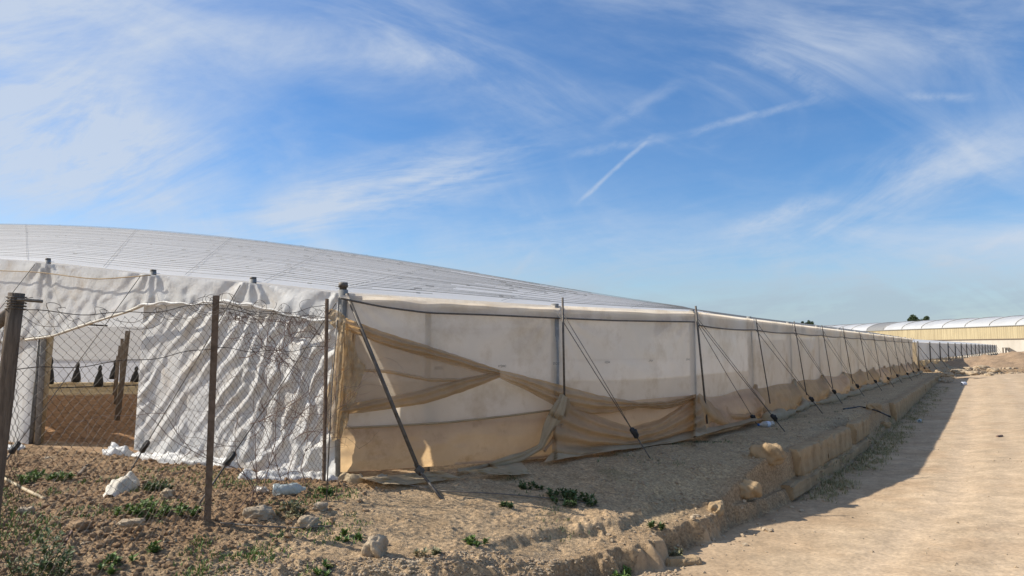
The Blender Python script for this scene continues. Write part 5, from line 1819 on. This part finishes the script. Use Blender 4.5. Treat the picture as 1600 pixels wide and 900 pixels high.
# cloud cover: thick veil on the left, banks lower down, clear blue between
left = mr(A, PX(520), PX(-60)) * mr(B, PY(430), PY(200))
m = left * (mr(nA * 0.6 + nC * 0.4, 0.30, 0.68) * 0.55 + 0.30)
m = m + blob(110, 230, 420, 190, R(-8)) * mr(nA, 0.3, 0.62) * 0.75
m = m + blob(620, 290, 420, 90, R(16)) * mr(nC, 0.30, 0.68) * 0.75
m = m + blob(660, 90, 460, 130, R(-14)) * mr(nB, 0.32, 0.72) * 0.5
m = m + blob(1330, 60, 460, 120, R(12)) * mr(nB, 0.32, 0.72) * 0.45
m = m + blob(1400, 290, 460, 80, R(20)) * mr(nA, 0.36, 0.66) * 0.60
m = m + mr(B, PY(250), PY(470)) * mr(nC * 0.5 + nB * 0.5, 0.28, 0.66) * 0.55
m = m + blob(400, 70, 420, 150, R(-10)) * mr(nB * 0.6 + nA * 0.4, 0.25, 0.75) * 0.45
m = m + mr(nB, 0.42, 0.8) * 0.25 + 0.07
m = m + mr(B, PY(400), PY(500)) * 0.30
trails = seg((893, 326), (1027, 204), 5.5) * 0.5 + seg((1040, 214), (1300, 148), 9) * 0.34 + seg((630, 302), (780, 264), 9) * 0.42 + seg((870, 246), (1075, 206), 11) * 0.26
trails = trails + seg((1140, 70), (1330, 160), 26) * 0.26 + seg((925, 208), (1080, 120), 15) * 0.22 + seg((1110, 372), (1330, 305), 22) * 0.34 + seg((1400, 152), (1540, 152), 11) * 0.32 + seg((790, 440), (860, 372), 10) * 0.2
trails = trails + seg((1430, 420), (1640, 360), 14) * 0.22
m = m + mr(big * 0.45 + nB * 0.35 + nC * 0.2, 0.36, 0.66) * 0.15
m = m + trails * mr(fine, 0.2, 0.6) * 0.7
m = m * (0.86 + 0.28 * fine)
mask = G.op('MINIMUM', G.op('MAXIMUM', m, 0.0), 0.86)

hs = N(nt, 'ShaderNodeHueSaturation'); hs.inputs['Saturation'].default_value = 1.36; hs.inputs['Value'].default_value = 1.0
nt.links.new(sky.outputs[0], hs.inputs['Color'])
mxw = N(nt, 'ShaderNodeMix', data_type='RGBA')
CLOUD = (4.9, 5.5, 6.4, 1.0)
cm_ = N(nt, 'ShaderNodeMix', data_type='RGBA'); cm_.inputs['A'].default_value = CLOUD; cm_.inputs['B'].default_value = (3.3, 4.15, 4.9, 1.0)
nt.links.new((mr(B, PY(360), PY(480)) * mr(A, PX(100), PX(1100), 0.35, 1.0)).s, cm_.inputs['Factor']); nt.links.new(cm_.outputs['Result'], mxw.inputs['B'])
tn_ = N(nt, 'ShaderNodeMix', data_type='RGBA', blend_type='MULTIPLY'); tn_.inputs['Factor'].default_value = 1.0; tn_.inputs['B'].default_value = (1.0, 1.03, 1.14, 1)
nt.links.new(hs.outputs[0], tn_.inputs['A']); nt.links.new(tn_.outputs['Result'], mxw.inputs['A']); nt.links.new(mask.s, mxw.inputs['Factor'])
bg = N(nt, 'ShaderNodeBackground'); bg.inputs['Strength'].default_value = 0.10
nt.links.new(mxw.outputs['Result'], bg.inputs['Color'])
wo = N(nt, 'ShaderNodeOutputWorld'); nt.links.new(bg.outputs[0], wo.inputs[0])

cam = bpy.data.cameras.new('camera'); cam.sensor_width = 36; cam.lens = 36 * F / 1600; cam.clip_end = 3000; cam.clip_start = 0.05
co = bpy.data.objects.new('camera', cam); COL.objects.link(co)
co.location = (0, 0, EYE); co.rotation_euler = (math.pi / 2 + PITCH, 0, 0)
scene.camera = co

scene.view_settings.view_transform = 'Standard'
scene.view_settings.look = 'None'
scene.view_settings.exposure = 0.32
scene.view_settings.gamma = 1.0
scene.cycles.use_denoising = True
scene.cycles.max_bounces = 9
scene.cycles.transparent_max_bounces = 12
scene.cycles.transmission_bounces = 6
scene.cycles.diffuse_bounces = 5
